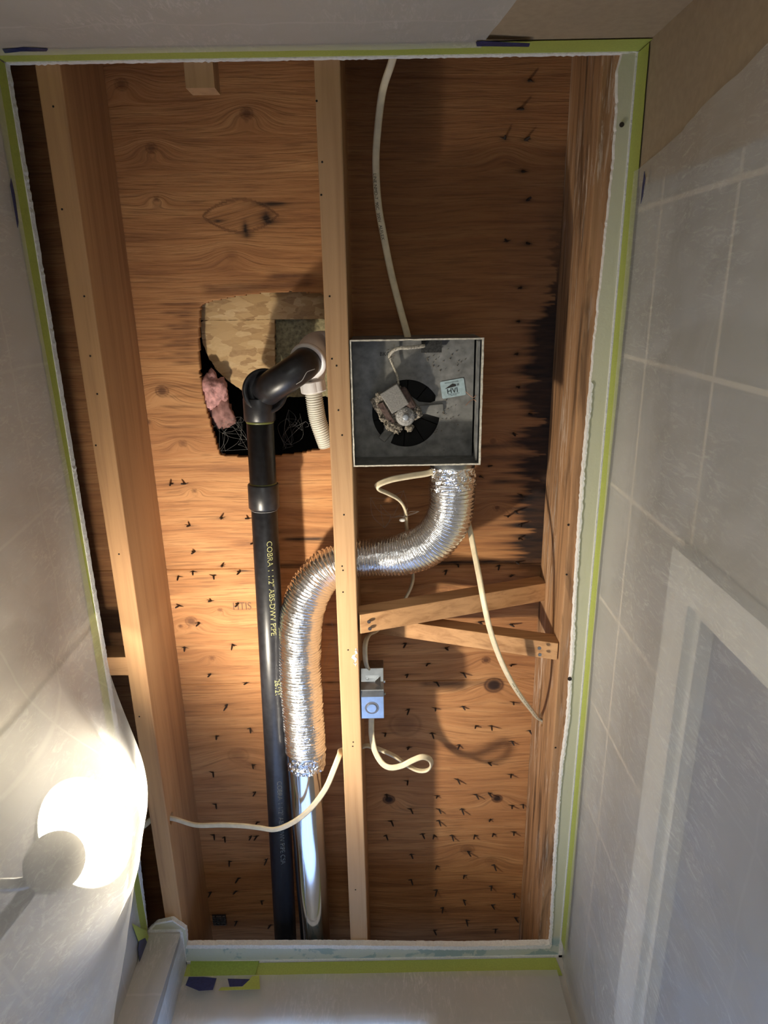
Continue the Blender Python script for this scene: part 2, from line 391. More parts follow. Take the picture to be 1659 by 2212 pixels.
# box-out of the far left corner
bm = NB(); box(bm, (XL, 1.165, Z0), (-.405, YB, ZC)); put(obj('wall_chase', bm, M['wall_grey']), kind='structure')
# window
wn = put(thing('window_1', None, None, W((WX0+WX1)/2, YB+.02, WZ0)), kind='structure')
bm = NB(); e = .012
prism(bm, [[(WX0-e, WZ0-e), (WX1+e, WZ0-e), (WX1+e, WZ1+e), (WX0-e, WZ1+e)], [(WX0+e, WZ0+e), (WX1-e, WZ0+e), (WX1-e, WZ1-e), (WX0+e, WZ1-e)]], YB-.0005, YB+.03, lambda a, b, c: W(a, c, b))
obj('window_frame', bm, M['casing'], wn)
bm = NB(); box(bm, (WX0, YB+.018, WZ0), (WX1, YB+.022, WZ1)); obj('pane', bm, M['pane'], wn)
# door in the right wall
dr = put(thing('door_1', None, None, W(XR+.02, (DY0+DY1)/2, Z0)), kind='structure')
bm = NB(); box(bm, (XR+.012, DY0, Z0), (XR+.045, DY1, DZ)); obj('door_panel', bm, M['doorpaint'], dr)
bm = NB(); c = .047
prism(bm, [[(DY0-c, Z0), (DY0, Z0), (DY0, DZ), (DY1, DZ), (DY1, Z0), (DY1+c, Z0), (DY1+c, DZ+c+.005), (DY0-c, DZ+c+.005)]], XR-.014, XR+.004, lambda a, b, c_: W(c_, a, b))
obj('door_casing', bm, M['casing'], dr)
bm = NB(); prism(bm, [[(DY0, Z0), (DY0+.012, Z0), (DY0+.012, DZ-.012), (DY1-.012, DZ-.012), (DY1-.012, Z0), (DY1, Z0), (DY1, DZ), (DY0, DZ)]], XR-.004, XR+.03, lambda a, b, c_: W(c_, a, b))
obj('door_stop', bm, M['casing'], dr)

# ceiling board with the cut opening
def jagline(pts, step, amp, seed=0):
    out = []
    for i in range(len(pts)-1):
        a, b = np.array(pts[i]), np.array(pts[i+1]); L_ = np.linalg.norm(b-a); n = max(1, int(L_/step))
        nn = np.array([-(b-a)[1], (b-a)[0]])/max(L_, 1e-9)
        for k in range(n):
            p = a+(b-a)*k/n
            o = mnoise.noise(Vector((p[0]*60, p[1]*60, seed)))*amp*.6+mnoise.noise(Vector((p[0]*260, p[1]*260, seed+9)))*amp
            out.append(tuple(p+nn*o))
    return out
pc = lambda u, v: PXU(u, v, ZC)[:2]
redge = [(1335, 148), (1335, 220), (1326, 350), (1305, 550), (1277, 825), (1259, 1024), (1245, 1223), (1234, 1436), (1226, 1560), (1212, 1660), (1200, 1823), (1190, 2009), (1188, 2040)]
hole = [(XL+.0022, YF+.0024), (.312, YF+.0024)]
hole += [pc(*q) for q in redge]
hole += [pc(1000, 2044), pc(700, 2041), pc(404, 2042), pc(401, 2010), pc(372, 1990), pc(335, 1998), pc(316, 2016)]
hole += [(XL+.004, 1.0), (XL+.003, .4)]
hj = jagline(hole+[hole[0]], .004, .0012)
bm = NB(); prism(bm, [[(XL-.03, YF-.03), (XR+.05, YF-.03), (XR+.05, YB+.06), (XL-.03, YB+.06)], hj], ZC, 1.0, W, side_mat=1)
put(obj('ceiling', bm, [M['board'], M['chalk']]), kind='structure')
# chipped white paper-and-gypsum lips around the cut
def lip(name, pts, w, amp, seed):
    a = jagline(pts, .0035, amp, seed); poly = list(a)
    inner = [(p[0], p[1]) for p in pts]
    b = jagline([(p[0]+w[0], p[1]+w[1]) for p in pts][::-1], .0035, amp*1.6, seed+3)
    bm = NB(); prism(bm, [a+b], ZC-.0018, ZC+.0002, W); return bm
bm = lip('x', [pc(*q) for q in redge[4:]], (.0028, 0), .0012, 1)
put(obj('trim_1', bm, M['chalk']), kind='structure')
bm = lip('x', [pc(1192, 2040), pc(1000, 2043), pc(700, 2040), pc(400, 2040)], (0, .009), .0016, 5)
put(obj('trim_2', bm, M['chalk']), kind='structure')
bm = lip('x', [pc(402, 2005), pc(372, 1986), pc(335, 1993), pc(318, 2012)], (0.001, .004), .0010, 8)
put(obj('trim_3', bm, M['chalk']), kind='structure')
bm = lip('x', [(XL+.002, YF+.001), (.330, YF+.001)], (0, .0022), .0008, 11)
put(obj('trim_4', bm, M['chalk']), kind='structure')
bm = lip('x', [(XL+.001, YF+.002), (XL+.001, 1.15)], (.0020, 0), .0008, 13)
put(obj('trim_5', bm, M['chalk']), kind='structure')
bm = NB(); box(bm, (XR-.0068, YF, ZC-.0012), (XR, YB, ZC)); put(obj('trim_6', bm, M['chalk']), kind='structure')
bm = NB(); box(bm, (-.403, YB-.006, ZC-.0012), (XR, YB, ZC)); put(obj('trim_7', bm, M['chalk']), kind='structure')
bm = NB(); box(bm, (XL, 1.159, ZC-.0012), (-.402, 1.165, ZC)); box(bm, (-.408, 1.165, ZC-.0012), (-.400, YB, ZC)); put(obj('trim_8', bm, M['chalk']), kind='structure')

# ------------------------------------------------------------------ joists
ZP = 1.16
def circle2(cx, cy, r, n=28, ry=None): return [(cx+r*math.cos(2*math.pi*k/n), cy+(ry or r)*math.sin(2*math.pi*k/n)) for k in range(n)]
Y0, Y1 = -.40, 1.52
def joist(x0, x1, holes, m_, label, zt=ZP):
    loc = W((x0+x1)/2, Y0, 1.0)
    t = thing('floor_joist', label, 'joist', loc)
    bm = NB(); prism(bm, [[(Y0, 1.0), (Y1, 1.0), (Y1, zt), (Y0, zt)]]+holes, x0, x1, lambda a, b, c_: W(c_, a, b))
    o = obj('timber', bm, m_, t)
    bv = o.modifiers.new('bevel', 'BEVEL'); bv.width = .0022; bv.segments = 2; bv.angle_limit = math.radians(60)
    return t
DUCTY, DUCTZ = .43, 1.075
jc = joist(-.079, -.0455, [circle2(DUCTY, DUCTZ, .040), circle2(.800, 1.045, .011, 16)], M['joist'], 'middle ceiling joist with the foil duct passing through it')
jl = joist(-.435, -.403, [circle2(.925, 1.02, .010, 16)], M['joist_left'], 'orange-lit left ceiling joist beside the plastic sheet')
jr = joist(.290, .324, [circle2(.772, 1.088, .012, 16)], M['joist_right'], 'water-stained right ceiling joist streaked black and white, along the wall')
j4 = joist(-.580, -.548, [], M['joist_left'], 'shadowed joist at the far left behind the green tape')
for yy, nm in ((Y0, 'blocking at the front end of the joist bays'), (Y1, 'blocking at the dark far end of the joist bays')):
    bm = NB(); box(bm, (-.60, yy-.03 if yy < 0 else yy, 1.0), (.36, yy if yy < 0 else yy+.03, ZP+.014))
    put(obj('blocking_board', bm, M['joist'], base=None), nm, 'board')
def dot(parent, pts, r=.0016, z=1.0, name='nail_hole', m_='hole'):
    for (u, v) in pts:
        bm = NB(); c_ = PX(u, v, z); lathe(bm, c_+Vector((0, 0, -.0007)), (0, 0, 1), [(0, r*.7), (.0005, r), (.002, r)], 10)
        obj(name, bm, M[m_], parent)
dot(jc, [(684, 218), (696, 350), (694, 421), (712, 640), (717, 775), (727, 790), (731, 886), (743, 1112), (741, 1232), (741, 1279), (739, 1223), (752, 1404), (763, 1603), (762, 1612), (768, 1922), (739, 940)])
dot(jl, [(115, 230), (134, 452), (182, 640), (195, 769), (210, 851), (207, 962), (257, 1197), (301, 1548)])
dot(jr, [(1228, 1134), (1224, 1241), (1282, 876), (1200, 1615)], .002)
# screw head left in the cream strip
bm = NB(); lathe(bm, PX(1342, 270, ZC)+Vector((0, 0, -.003)), (0, 0, 1), [(0, .001), (0, .0035), (.0015, .0035), (.003, .002)], 12)
put(obj('drywall_screw', bm, M['nail_metal']), 'rusty drywall screw head in the cream strip near the top right corner', 'screw')
bm = NB(); lathe(bm, PX(1230, 1465, ZC)+Vector((0, 0, -.003)), (0, 0, 1), [(0, .001), (0, .004), (.0015, .004), (.003, .002)], 12)
put(obj('drywall_screw', bm, M['nail_metal']), 'rusty screw head at the white board edge beside the cross braces', 'screw')
# pale plaster smear on the middle joist
bm = NB(); q = [PXU(768+random.uniform(-7, 9)*math.cos(a), 1418+24*math.sin(a)*random.uniform(.6, 1), 1.0)[:2] for a in np.linspace(0, 6.28, 22)[:-1]]
prism(bm, [q], .9992, 1.0005, W); obj('plaster_smear', bm, M['chalk'], jc)

# ------------------------------------------------------------------ plywood sheathing (dense grid; stains and grain flow stored per vertex)
NAILS = [(476,1119),(537,1120),(410,1135),(548,1173),(421,1191),(478,1223),(416,1234),(461,1243),(519,1234),(385,1245),(456,1298),(515,1303),(388,1308),(431,1346),(502,1392),(398,1398),(455,1456),(533,1475),(491,1522),(540,1573),(368,1045),(400,1045),(467,1590),(460,1668),(545,1652),(552,1711),(466,1737),(556,1776),(462,1803),(485,1808),(543,1806),(555,1806),(495,1860),(577,1855),(515,1897),(510,1925),(456,1927),(564,1946),(512,1990),(585,1998),
(1125,1069),(1057,1007),(1038,1029),(1112,1105),(1098,1115),(1126,1132),(1122,1163),(990,1220),(1079,1221),(1115,1214),(965,1232),(1106,1243),(1034,1344),(1102,1349),(877,1390),(962,1400),(924,1434),(1001,1454),(1106,1436),(881,1457),(943,1474),(818,1430),(884,1532),(941,1530),(999,1526),(1109,1517),(1028,1568),(1062,1568),(1143,1578),(833,1584),(933,1583),(884,1614),(993,1609),(1105,1601),(1055,1648),(1104,1673),(881,1687),(988,1683),(835,1716),(945,1719),(1028,1716),(1055,1713),(887,1747),(948,1748),(997,1747),(1106,1740),(1130,1738),(845,1773),(948,1772),(1060,1770),(834,1804),(912,1801),(938,1804),(976,1804),(1026,1804),(1066,1801),(1110,1797),(888,1845),(1010,1839),(944,1870),(1067,1868),(1003,1891),(888,1900),(944,1922),(1062,1914),(1001,1944),(1112,1930),(957,1960),(1062,1955),(1007,1987),(1112,1982),(937,2009),(1071,2007),
(1142,174),(1124,235),(1091,300),(1134,302),(1128,370),(1138,433),(1095,521),(1138,525),(1126,621),(1122,694),(1118,764),(1122,836),(1143,894),(1109,936)]
KN = [(350,845,9,.9),(413,1342,9,.8),(395,958,6,.6),(515,1632,17,.35),(1090,325,10,.5),(262,182,8,.6),(533,245,8,.8),(327,320,7,.7),(1065,953,8,.8),(1074,1097,6,1),(1067,1480,15,1.3),(1050,1426,7,1),(840,1727,10,1.4),(1074,1725,9,1.4),(875,1565,26,.45),(338,430,4,.7),(390,1352,3,.8),(476,1318,4,.7),(458,1421,5,.6),(1010,1835,12,.5),(320,912,4,.8),(960,1090,7,.3),(960,1272,9,.4),(1060,1860,10,.3),(500,550,8,.3),(420,1060,4,.7)]
OB = 1.118*0+1.0
def sheath(name, label, ya, yb, seed):
    st = .0024
    xs = np.arange(-.560*U, .322*U, st); ys = np.append(np.arange(ya*U, yb*U, st), yb*U)
    X, Y = np.meshgrid(xs, ys)
    mould = np.zeros_like(X); brown = np.zeros_like(X); warp = np.full_like(X, .5)
    # fast smooth noise on the grid
    def vn(sx, sy, sd):
        r = np.random.default_rng(sd); g = r.random((int(3.4*sy)+8, int(2.2*sx)+8))
        fx = (X+.8)*sx; fy = (Y+.8)*sy; ix = fx.astype(int); iy = fy.astype(int); tx = fx-ix; ty = fy-iy
        tx = tx*tx*(3-2*tx); ty = ty*ty*(3-2*ty)
        return (g[iy, ix]*(1-tx)+g[iy, ix+1]*tx)*(1-ty)+(g[iy+1, ix]*(1-tx)+g[iy+1, ix+1]*tx)*ty
    fine = .5*vn(12, 150, 1)+.3*vn(40, 330, 2)+.2*vn(90, 420, 3)
    for (u, v) in NAILS:
        x, y, _ = PX(u, v, ZP); a = .008+.010*random.random(); b = .0018+.0010*random.random(); k = .8 if v < 1480 else .55
        if v < 1000: a *= .8; b *= 1.6; k = .75
        if v > 1900: k = .6
        d = np.abs((X-x)/a)+((Y-y)/b)**2
        mould = np.maximum(mould, k*np.exp(-d*1.3)*(.55+.9*fine))
    for (u, v, r, s) in KN:
        x, y, _ = PX(u, v, ZP); rr = r*.00105; d2 = ((X-x)/(rr*1.15))**2+((Y-y)/rr)**2
        brown = np.maximum(brown, min(1, s)*np.clip(1.25-d2, 0, 1)); 
        if s > 1: mould = np.maximum(mould, .8*np.clip(1.3-d2, 0, 1))
        brown = np.maximum(brown, .8*s*np.exp(-((np.sqrt(d2)-1.1)/.16)**2))
        warp += .20*(1 if s > .5 else .7)*(rr/.012)**.6*np.exp(-(((X-x)/(rr*4.6))**2+((Y-y)/(rr*2.6))**2))
    # broad cathedral grain
    warp += .16*(vn(2.2, 4.5, seed)-.5)+.05*(vn(7, 12, seed+1)-.5)
    # black mould creeping in from the right joist
    _, yy0, _ = PX(1200, 430, ZP); _, yy1, _ = PX(1160, 1250, ZP)
    w = np.clip((Y-yy0)/.18, 0, 1)*np.clip((yy1-Y)/.05, 0, 1)
    reach = .016+.05*vn(1, 9, 11)+.075*(vn(1, 60, 12)-.35)+.05*(vn(1, 240, 13)-.5)+.03*(vn(8, 420, 14)-.5)
    reach *= .55+.6*np.clip((Y-.05)/.4, 0, 1)
    dist = .290*U-X
    mould = np.maximum(mould, w*np.clip(2.6*(1-dist/np.maximum(reach, .004)), 0, .95)*(.75+.35*fine))
    brown = np.maximum(brown, w*np.clip(1.2*(1-dist/np.maximum(reach*2.2, .008)), 0, .7))
    def streak(u0, u1, v, t, k, slope=0, ch=0):
        nonlocal mould, brown
        a = PX(u0, v, ZP); b = PX(u1, v, ZP); tt = t*.001
        e = np.clip((X-a.x)/.02, 0, 1)*np.clip((b.x-X)/.03, 0, 1); yc = a.y+slope*(X-a.x)
        g = k*e*np.exp(-((Y-yc)/tt)**2)*(.35+1.2*fine)
        if ch: brown = np.maximum(brown, g)
        else: mould = np.maximum(mould, g)
    streak(600, 720, 1166, 5, .9); streak(850, 1180, 1217, 6, .8); streak(560, 720, 1222, 5, .8); streak(500, 560, 1232, 2, .9, .06)
    streak(960, 1180, 990, 7, .6); streak(1000, 1190, 965, 5, .6); streak(1050, 1180, 1040, 6, .7); streak(900, 1100, 1478, 7, .5); streak(690, 740, 1350, 4, .9)
    streak(570, 700, 597, 5, .9, 0, 1); streak(560, 700, 606, 3, .8, 0, 1); streak(430, 700, 628, 9, .7, -.05, 1); streak(690, 745, 1475, 4, .6)
    for k in range(15): streak(330+random.random()*60, 440, 655+k*9+random.random()*4, 2.5, .75, 0, 1)
    for k in range(6): streak(345, 450, 835+k*22, 2.0, .5, 0, 1)
    streak(560, 720, 1150, 6, .5, 0, 1); streak(790, 1160, 1270, 9, .4, -.02, 1); streak(800, 1150, 690, 8, .3, 0, 1); streak(430, 462, 983, 2, .9)
    # boat patch in the face veneer and the torn dark splinters around it
    c_ = PX(519, 466, ZP); du = (X-c_.x)/.068; dv = (Y-c_.y)/(.027); lens = np.abs(dv)-(1-du**2)
    ins = (lens < 0) & (np.abs(du) < 1)
    brown = np.where(np.abs(lens) < .10, np.maximum(brown, .5*(np.abs(du) < 1.0)), np.where(ins, brown*0+.0, brown)); warp = np.where(ins, .5+.1*du, warp)
    for (u, v, a, b, k) in ((585,441,22,3,.9),(575,470,7,7,.9),(583,480,12,3,.7),(530,495,4,9,.8),(533,507,8,4,.8),(470,477,10,2,.9),(600,440,18,2,.9),(552,440,6,3,.3)):
        x, y, _ = PX(u, v, ZP); d = (np.abs(X-x)/(a*.0014))**1.3+((Y-y)/(b*.0015))**2; mould = np.maximum(mould, np.clip(k*1.3*np.exp(-d)*(.5+1.0*fine), 0, .95))
    # the upper right bay is darker, older looking veneer
    bay = np.clip((X+.05*U)/.01, 0, 1)
    old = bay*(.50*np.clip((PX(900, 1250, ZP).y-Y)/.12, 0, 1)); brown = np.maximum(brown, old*(.8+.4*fine))
    gx = (X < -.42*U); brown = np.where(gx, np.maximum(brown, .45), brown)
    # hole for the pipes
    HP = [PX(u, v, ZP) for u, v in ((430, 660), (447, 650), (500, 640), (560, 632), (640, 628), (705, 634), (760, 650), (765, 800), (760, 960), (712, 963), (690, 972), (650, 981), (610, 987), (550, 991), (475, 985), (462, 950), (455, 925), (437, 860), (428, 800), (427, 720))]
    inside = np.zeros_like(X, bool); n = len(HP)
    Xj = X+.003*(vn(1, 330, 21)-.5); Yj = Y+.002*(vn(200, 1, 22)-.5)
    for i in range(n):
        a, b = HP[i], HP[(i+1) % n]
        cr = ((a.y > Yj) != (b.y > Yj)) & (Xj < (b.x-a.x)*(Yj-a.y)/(b.y-a.y+1e-12)+a.x); inside ^= cr
    warpc = np.clip(warp, 0, 1)
    ny, nx = X.shape; top = .0155
    V = np.concatenate([np.stack([X, Y, np.full_like(X, ZP*U+HC)+.0006*(fine-.5)], -1).reshape(-1, 3), np.stack([X, Y, np.full_like(X, ZP*U+HC+top)], -1).reshape(-1, 3)])
    keep = ~(inside[:-1, :-1] & inside[1:, :-1] & inside[:-1, 1:] & inside[1:, 1:])
    idx = np.arange(ny*nx).reshape(ny, nx); q = np.stack([idx[:-1, :-1], idx[1:, :-1], idx[1:, 1:], idx[:-1, 1:]], -1)
    faces = [q[keep]]; o = ny*nx
    K = np.pad(keep, 1)
    for (dy, dx, a, b) in ((-1, 0, 0, 3), (1, 0, 2, 1), (0, -1, 1, 0), (0, 1, 3, 2)):
        nb = K[1+dy:1+dy+keep.shape[0], 1+dx:1+dx+keep.shape[1]]; s_ = keep & ~nb; qq = q[s_]
        faces.append(np.stack([qq[:, a], qq[:, b], qq[:, b]+o, qq[:, a]+o], -1))
    # top skin as a coarse closing face where there is no hole
    if not inside.any():
        faces.append(np.array([[o, o+nx-1, o+ny*nx-1, o+(ny-1)*nx]]))
    else: faces.append((q[keep]+o)[:, ::-1])
    Fc = np.concatenate(faces); me = bpy.data.meshes.new(name); off = np.array([(xs[0]+xs[-1])/2, ys[0], ZP*U+HC]); V = V-off
    me.vertices.add(len(V)); me.vertices.foreach_set('co', V.astype('f').ravel())
    me.loops.add(Fc.size); me.loops.foreach_set('vertex_index', Fc.astype('i').ravel())
    me.polygons.add(len(Fc)); me.polygons.foreach_set('loop_start', np.arange(0, Fc.size, 4, dtype='i')); me.polygons.foreach_set('loop_total', np.full(len(Fc), 4, 'i'))
    at = me.color_attributes.new('data', 'FLOAT_COLOR', 'POINT'); C4 = np.zeros((len(V), 4), 'f')
    for k, ch in enumerate((np.clip(mould, 0, 1), np.clip(brown, 0, 1), warpc)):
        C4[:o, k] = ch.ravel(); C4[o:, k] = ch.ravel()
    C4[:, 3] = 1; at.data.foreach_set('color', C4.ravel()); me.update(); me.validate(); me.materials.append(M['ply'])
    t = thing('plywood_sheet', label, 'plywood', Vector(off))
    o_ = bpy.data.objects.new('panel', me); COL.objects.link(o_); o_.parent = t
    return t
S2, S1 = .4845, .729
sh = [sheath('panel', 'large front plywood sheet with the rough pipe hole and mouldy right edge', Y0, S2-.0008, 31),
      sheath('panel', 'narrow plywood sheet behind the crossed braces, between two seams', S2+.0008, S1-.0008, 47),
      sheath('panel', 'far plywood sheet dotted with nail tips near the dark end', S1+.0008, Y1, 53)]
# shingle nails poking through, each its own small mesh, shared data
def nail_mesh(k):
    bm = NB(); r = random.Random(k); tilt = Vector((r.uniform(-.45, .45), r.uniform(-.3, .3), -1)).normalized(); L_ = r.uniform(.014, .021)
    sweep(bm, [Vector((0, 0, .001)), tilt*L_*.5, tilt*L_*.85, tilt*L_], circ(.0020, 8), rad=lambda s, i, t: (0, 0, -.0004, -.0017)[i])
    for j in range(2):                     # torn splinters of veneer around the tip
        a = r.choice((0, math.pi))+r.uniform(-.35, .35); d = Vector((math.cos(a), math.sin(a), 0)); e_ = Vector((-d.y, d.x, 0)); l = r.uniform(.006, .012)
        b0 = d*.0012; vs = [bm.verts.new(p) for p in (b0+e_*.0011, b0-e_*.0011, b0+d*l+Vector((0, 0, -.0012)), b0+Vector((0, 0, -r.uniform(.002, .004))))]
        for f in ((0, 1, 2), (0, 2, 3), (2, 1, 3), (1, 0, 3)): bm.faces.new([vs[i] for i in f])
    me = bpy.data.meshes.new('nail'); bmesh.ops.recalc_face_normals(bm, faces=bm.faces); bm.to_mesh(me); bm.free(); me.materials.append(M['nail_metal']); return me
NM = [nail_mesh(k) for k in range(7)]
for (u, v) in NAILS:
    p = PX(u, v, ZP); par = sh[0] if p.y < S2*U else (sh[1] if p.y < S1*U else sh[2])
    n = bpy.data.objects.new('nail', random.choice(NM)); COL.objects.link(n); n.parent = par; n.location = p-par.location
    n.rotation_euler = (0, 0, random.choice((0, math.pi))+random.uniform(-.2, .2)); s = .7 if v < 1000 else 1; n.scale = (1, 1, s*random.uniform(.8, 1.15))
# pencilled carpenter's letters on the sheathing
o_ = PXU(503, 1317, ZP)
obj('pencil_marking', text_bm('HTIS', .025, lambda x, y: W(*o_)+Vector((x*.80, -y, -.0009))), plain('pencil_grey', (.17, .085, .045), .8), sh[1])

# ------------------------------------------------------------------ what shows in the pipe hole
def slab(name, px, z0, z1, m_, label, cat, jag=0):
    pts = [PXU(u, v, z0)[:2] for u, v in px]
    if jag: pts = jagline(pts+[pts[0]], .004, jag)
    bm = NB(); prism(bm, [pts], z0, z1, W); o = obj(name, bm, m_)
    return put(o, label, cat)
slab('osb_board', [(400, 600), (800, 600), (800, 688), (400, 692)], 1.205, 1.218, M['osb'], 'strand board strip across the top of the pipe hole', 'board')
slab('osb_board', [(432, 698), (440, 692), (593, 691), (594, 800), (600, 872), (560, 862), (525, 845), (492, 822), (468, 800), (450, 772), (438, 740)], 1.206, 1.219, M['osb'], 'rounded strand board offcut lit inside the pipe hole', 'board', .0012)
slab('insulation_batt', [(596, 690), (800, 688), (800, 856), (596, 858)], 1.232, 1.30, M['insul_tan'], 'greenish tan insulation batt behind the white elbow', 'insulation', .002)
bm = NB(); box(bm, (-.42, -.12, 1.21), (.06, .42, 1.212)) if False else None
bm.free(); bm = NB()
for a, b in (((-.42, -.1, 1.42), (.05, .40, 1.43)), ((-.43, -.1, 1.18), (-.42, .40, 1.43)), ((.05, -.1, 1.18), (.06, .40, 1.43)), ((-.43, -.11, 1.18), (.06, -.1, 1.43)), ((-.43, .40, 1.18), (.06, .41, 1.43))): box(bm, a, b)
put(obj('dark_void_box', bm, M['black']), 'black box standing for the dark void above the rough pipe hole', 'cavity')  # added box; the darkness of the void is put into its black colour
def blob(name, u, v, z, r, sc, m_, label, cat, seed):
    bm = NB(); bmesh.ops.create_icosphere(bm, subdivisions=4, radius=r); c_ = PX(u, v, z)
    for q in bm.verts:
        n_ = 1+.45*mnoise.noise(q.co*45+Vector((seed, 0, 0)))+.2*mnoise.noise(q.co*130+Vector((seed, 0, 0)))
        q.co = Vector((q.co.x*sc[0]*n_, q.co.y*sc[1]*n_, q.co.z*sc[2]*n_))+c_
    return put(obj(name, bm, m_, smooth=True), label, cat)
blob('pink_insulation', 461, 845, 1.185, .034, (.75, 1.0, .7), M['insul_pink'], 'pale pink fibreglass wad at the left rim of the pipe hole', 'insulation', 1)
blob('pink_insulation', 478, 892, 1.195, .030, (.8, 1.15, .7), plain('brownish_facing', (.30, .15, .13), .8, 0, 60, .2, .6), 'brownish pink insulation wad below the paler one in the hole', 'insulation', 5)

# ------------------------------------------------------------------ black drain pipe
dp = thing('drain_pipe', 'black plastic drain pipe running along the left bay with yellow print', 'pipe', W(-.206, 1.3, 1.02))
PA, PB = W(-.1955, .10, 1.092), W(-.2165, 1.30, 1.048)
dirp = (PB-PA).normalized()
def pipe_at(y): t = (y*U-PA.y)/(PB.y-PA.y); return PA.lerp(PB, t)
bm = NB(); tube(bm, pipe_at(.168), PB, .0250, 40); obj('pipe_body', bm, M['abs'], dp, True)
yh0, yh1 = .105, .145
bm = NB(); lathe(bm, pipe_at(.160), dirp, [(0, .024), (0, .0285), (.001, .0290), (.040, .0290), (.042, .0275), (.042, .024)], 40); obj('hub', bm, M['abs'], dp, True)
bm = NB(); lathe(bm, pipe_at(.301), dirp, [(0, .024), (0, .0275), (.002, .0292), (.046, .0292), (.048, .0280), (.048, .024)], 40); obj('coupling', bm, M['abs'], dp, True)
gl = plain('primer_glue', (.11, .12, .03), .4)
for yy in (.196, .299):
    bm = NB(); lathe(bm, pipe_at(yy), dirp, [(0, .0249), (.001, .0257), (.004, .0256), (.005, .0249)], 40); obj('glue_line', bm, gl, dp, True)
bm = NB(); lathe(bm, pipe_at(.345), dirp, [(0, .0249), (.0004, .0255), (.0012, .0255), (.0016, .0249)], 40); obj('scribed_line', bm, plain('scuff_grey', (.16, .16, .16), .6), dp, True)
ex = Vector((1, 0, 0)); ex = (ex-dirp*ex.dot(dirp)).normalized(); ez = ex.cross(dirp)
if ez.z > 0: ez = -ez
def on_pipe(y0, th0, flip=1):
    def f(x, y):
        th = th0+y/.0254; c_ = pipe_at(y0)+dirp*x
        return c_+(ex*math.sin(th)+ez*math.cos(th))*.0254
    return f
obj('printed_marking', text_bm('COBRA 1 1/2" ABS-DWV PIPE', .0155, on_pipe(.395, .22)), M['print'], dp)
obj('printed_marking', text_bm('26121', .0150, on_pipe(.655, .32)), M['print'], dp)
obj('printed_marking', text_bm('COBRA 1 1/2" ABS-DWV PIPE CSA', .0145, on_pipe(.865, .10)), plain('dim_print', (.10, .10, .085), .6), dp)
# elbow rising out of the hub toward the white fitting
el = thing('pipe_elbow', 'dusty black elbow pipe curving from the drain hub to the white fitting', 'pipe', PX(572, 855, 1.07))
path = catmull([PX(566, 868, 1.145), PX(570, 852, 1.105), PX(586, 836, 1.072), PX(618, 815, 1.060), PX(648, 794, 1.066), PX(664, 780, 1.085), PX(676, 768, 1.115)], .004)
bm = NB(); sweep(bm, path, circ(.0278, 36)); obj('elbow_body', bm, M['abs'], el, True)
ax = (path[6]-path[0]).normalized()
bm = NB(); lathe(bm, PX(571, 846, 1.088), (PX(583, 841, 1.05)-PX(570, 847, 1.09)), [(0, .026), (0, .0400), (.003, .0410), (.009, .0410), (.011, .0392), (.011, .0335), (.007, .0325), (.007, .026)], 44)
obj('flange', bm, M['abs'], el, True)
bm = NB(); sweep(bm, catmull([PX(640, 830, 1.042), PX(652, 822, 1.036), PX(658, 812, 1.034), PX(664, 803, 1.034), PX(680, 797, 1.04)], .003), circ(.0006, 5)); obj('dust_thread', bm, plain('dust_pale', (.35, .34, .32), .9), el)
# white fitting
wf = thing('white_fitting', 'white plastic waste elbow tucked behind the middle joist', 'fitting', PX(690, 770, 1.13))
bm = NB(); sweep(bm, catmull([PX(668, 778, 1.088), PX(676, 766, 1.105), PX(680, 755, 1.135), PX(695, 750, 1.150), PX(740, 752, 1.150)], .004), circ(.0300, 36)); obj('elbow_body', bm, M['pvc'], wf, True)
bm = NB(); lathe(bm, PX(664, 782, 1.083), (PX(676, 766, 1.105)-PX(664, 782, 1.083)), [(0, .0275), (0, .0325), (.002, .0340), (.008, .0340), (.010, .031)], 40); obj('collar', bm, M['pvc'], wf, True)
bm = NB(); tube(bm, PX(688, 775, 1.135), PX(676, 826, 1.125), .019, 28); obj('branch', bm, M['pvc'], wf, True)
# slip nut and ribbed hose
rh = thing('ribbed_hose', 'ivory ribbed drain hose with a white hexagonal nut beside the middle joist', 'hose', PX(675, 840, 1.12))
d = (PX(682, 870, 1.125)-PX(674, 825, 1.125)).normalized()
bm = NB(); prof = []
for k in range(48):
    th = 2*math.pi*k/48; r = .0225+.0018*abs(math.cos(4*th)); prof.append((r*math.cos(th), r*math.sin(th)))
c0 = PX(674, 822, 1.125); sweep(bm, [c0, c0+d*.002, c0+d*.020, c0+d*.022], prof, rad=lambda s, i, t: (-.002, 0, 0, -.002)[i]); obj('slip_nut', bm, M['pvc'], rh)
bm = NB(); hp = catmull([PX(676, 838, 1.125), PX(680, 870, 1.125), PX(686, 905, 1.128), PX(696, 935, 1.13), PX(706, 962, 1.135)], .0007)
sweep(bm, hp, circ(.0158, 28), rad=lambda s, i, t: .0011*math.sin(2*math.pi*s/.0042)); obj('hose_body', bm, M['hose'], rh, True)

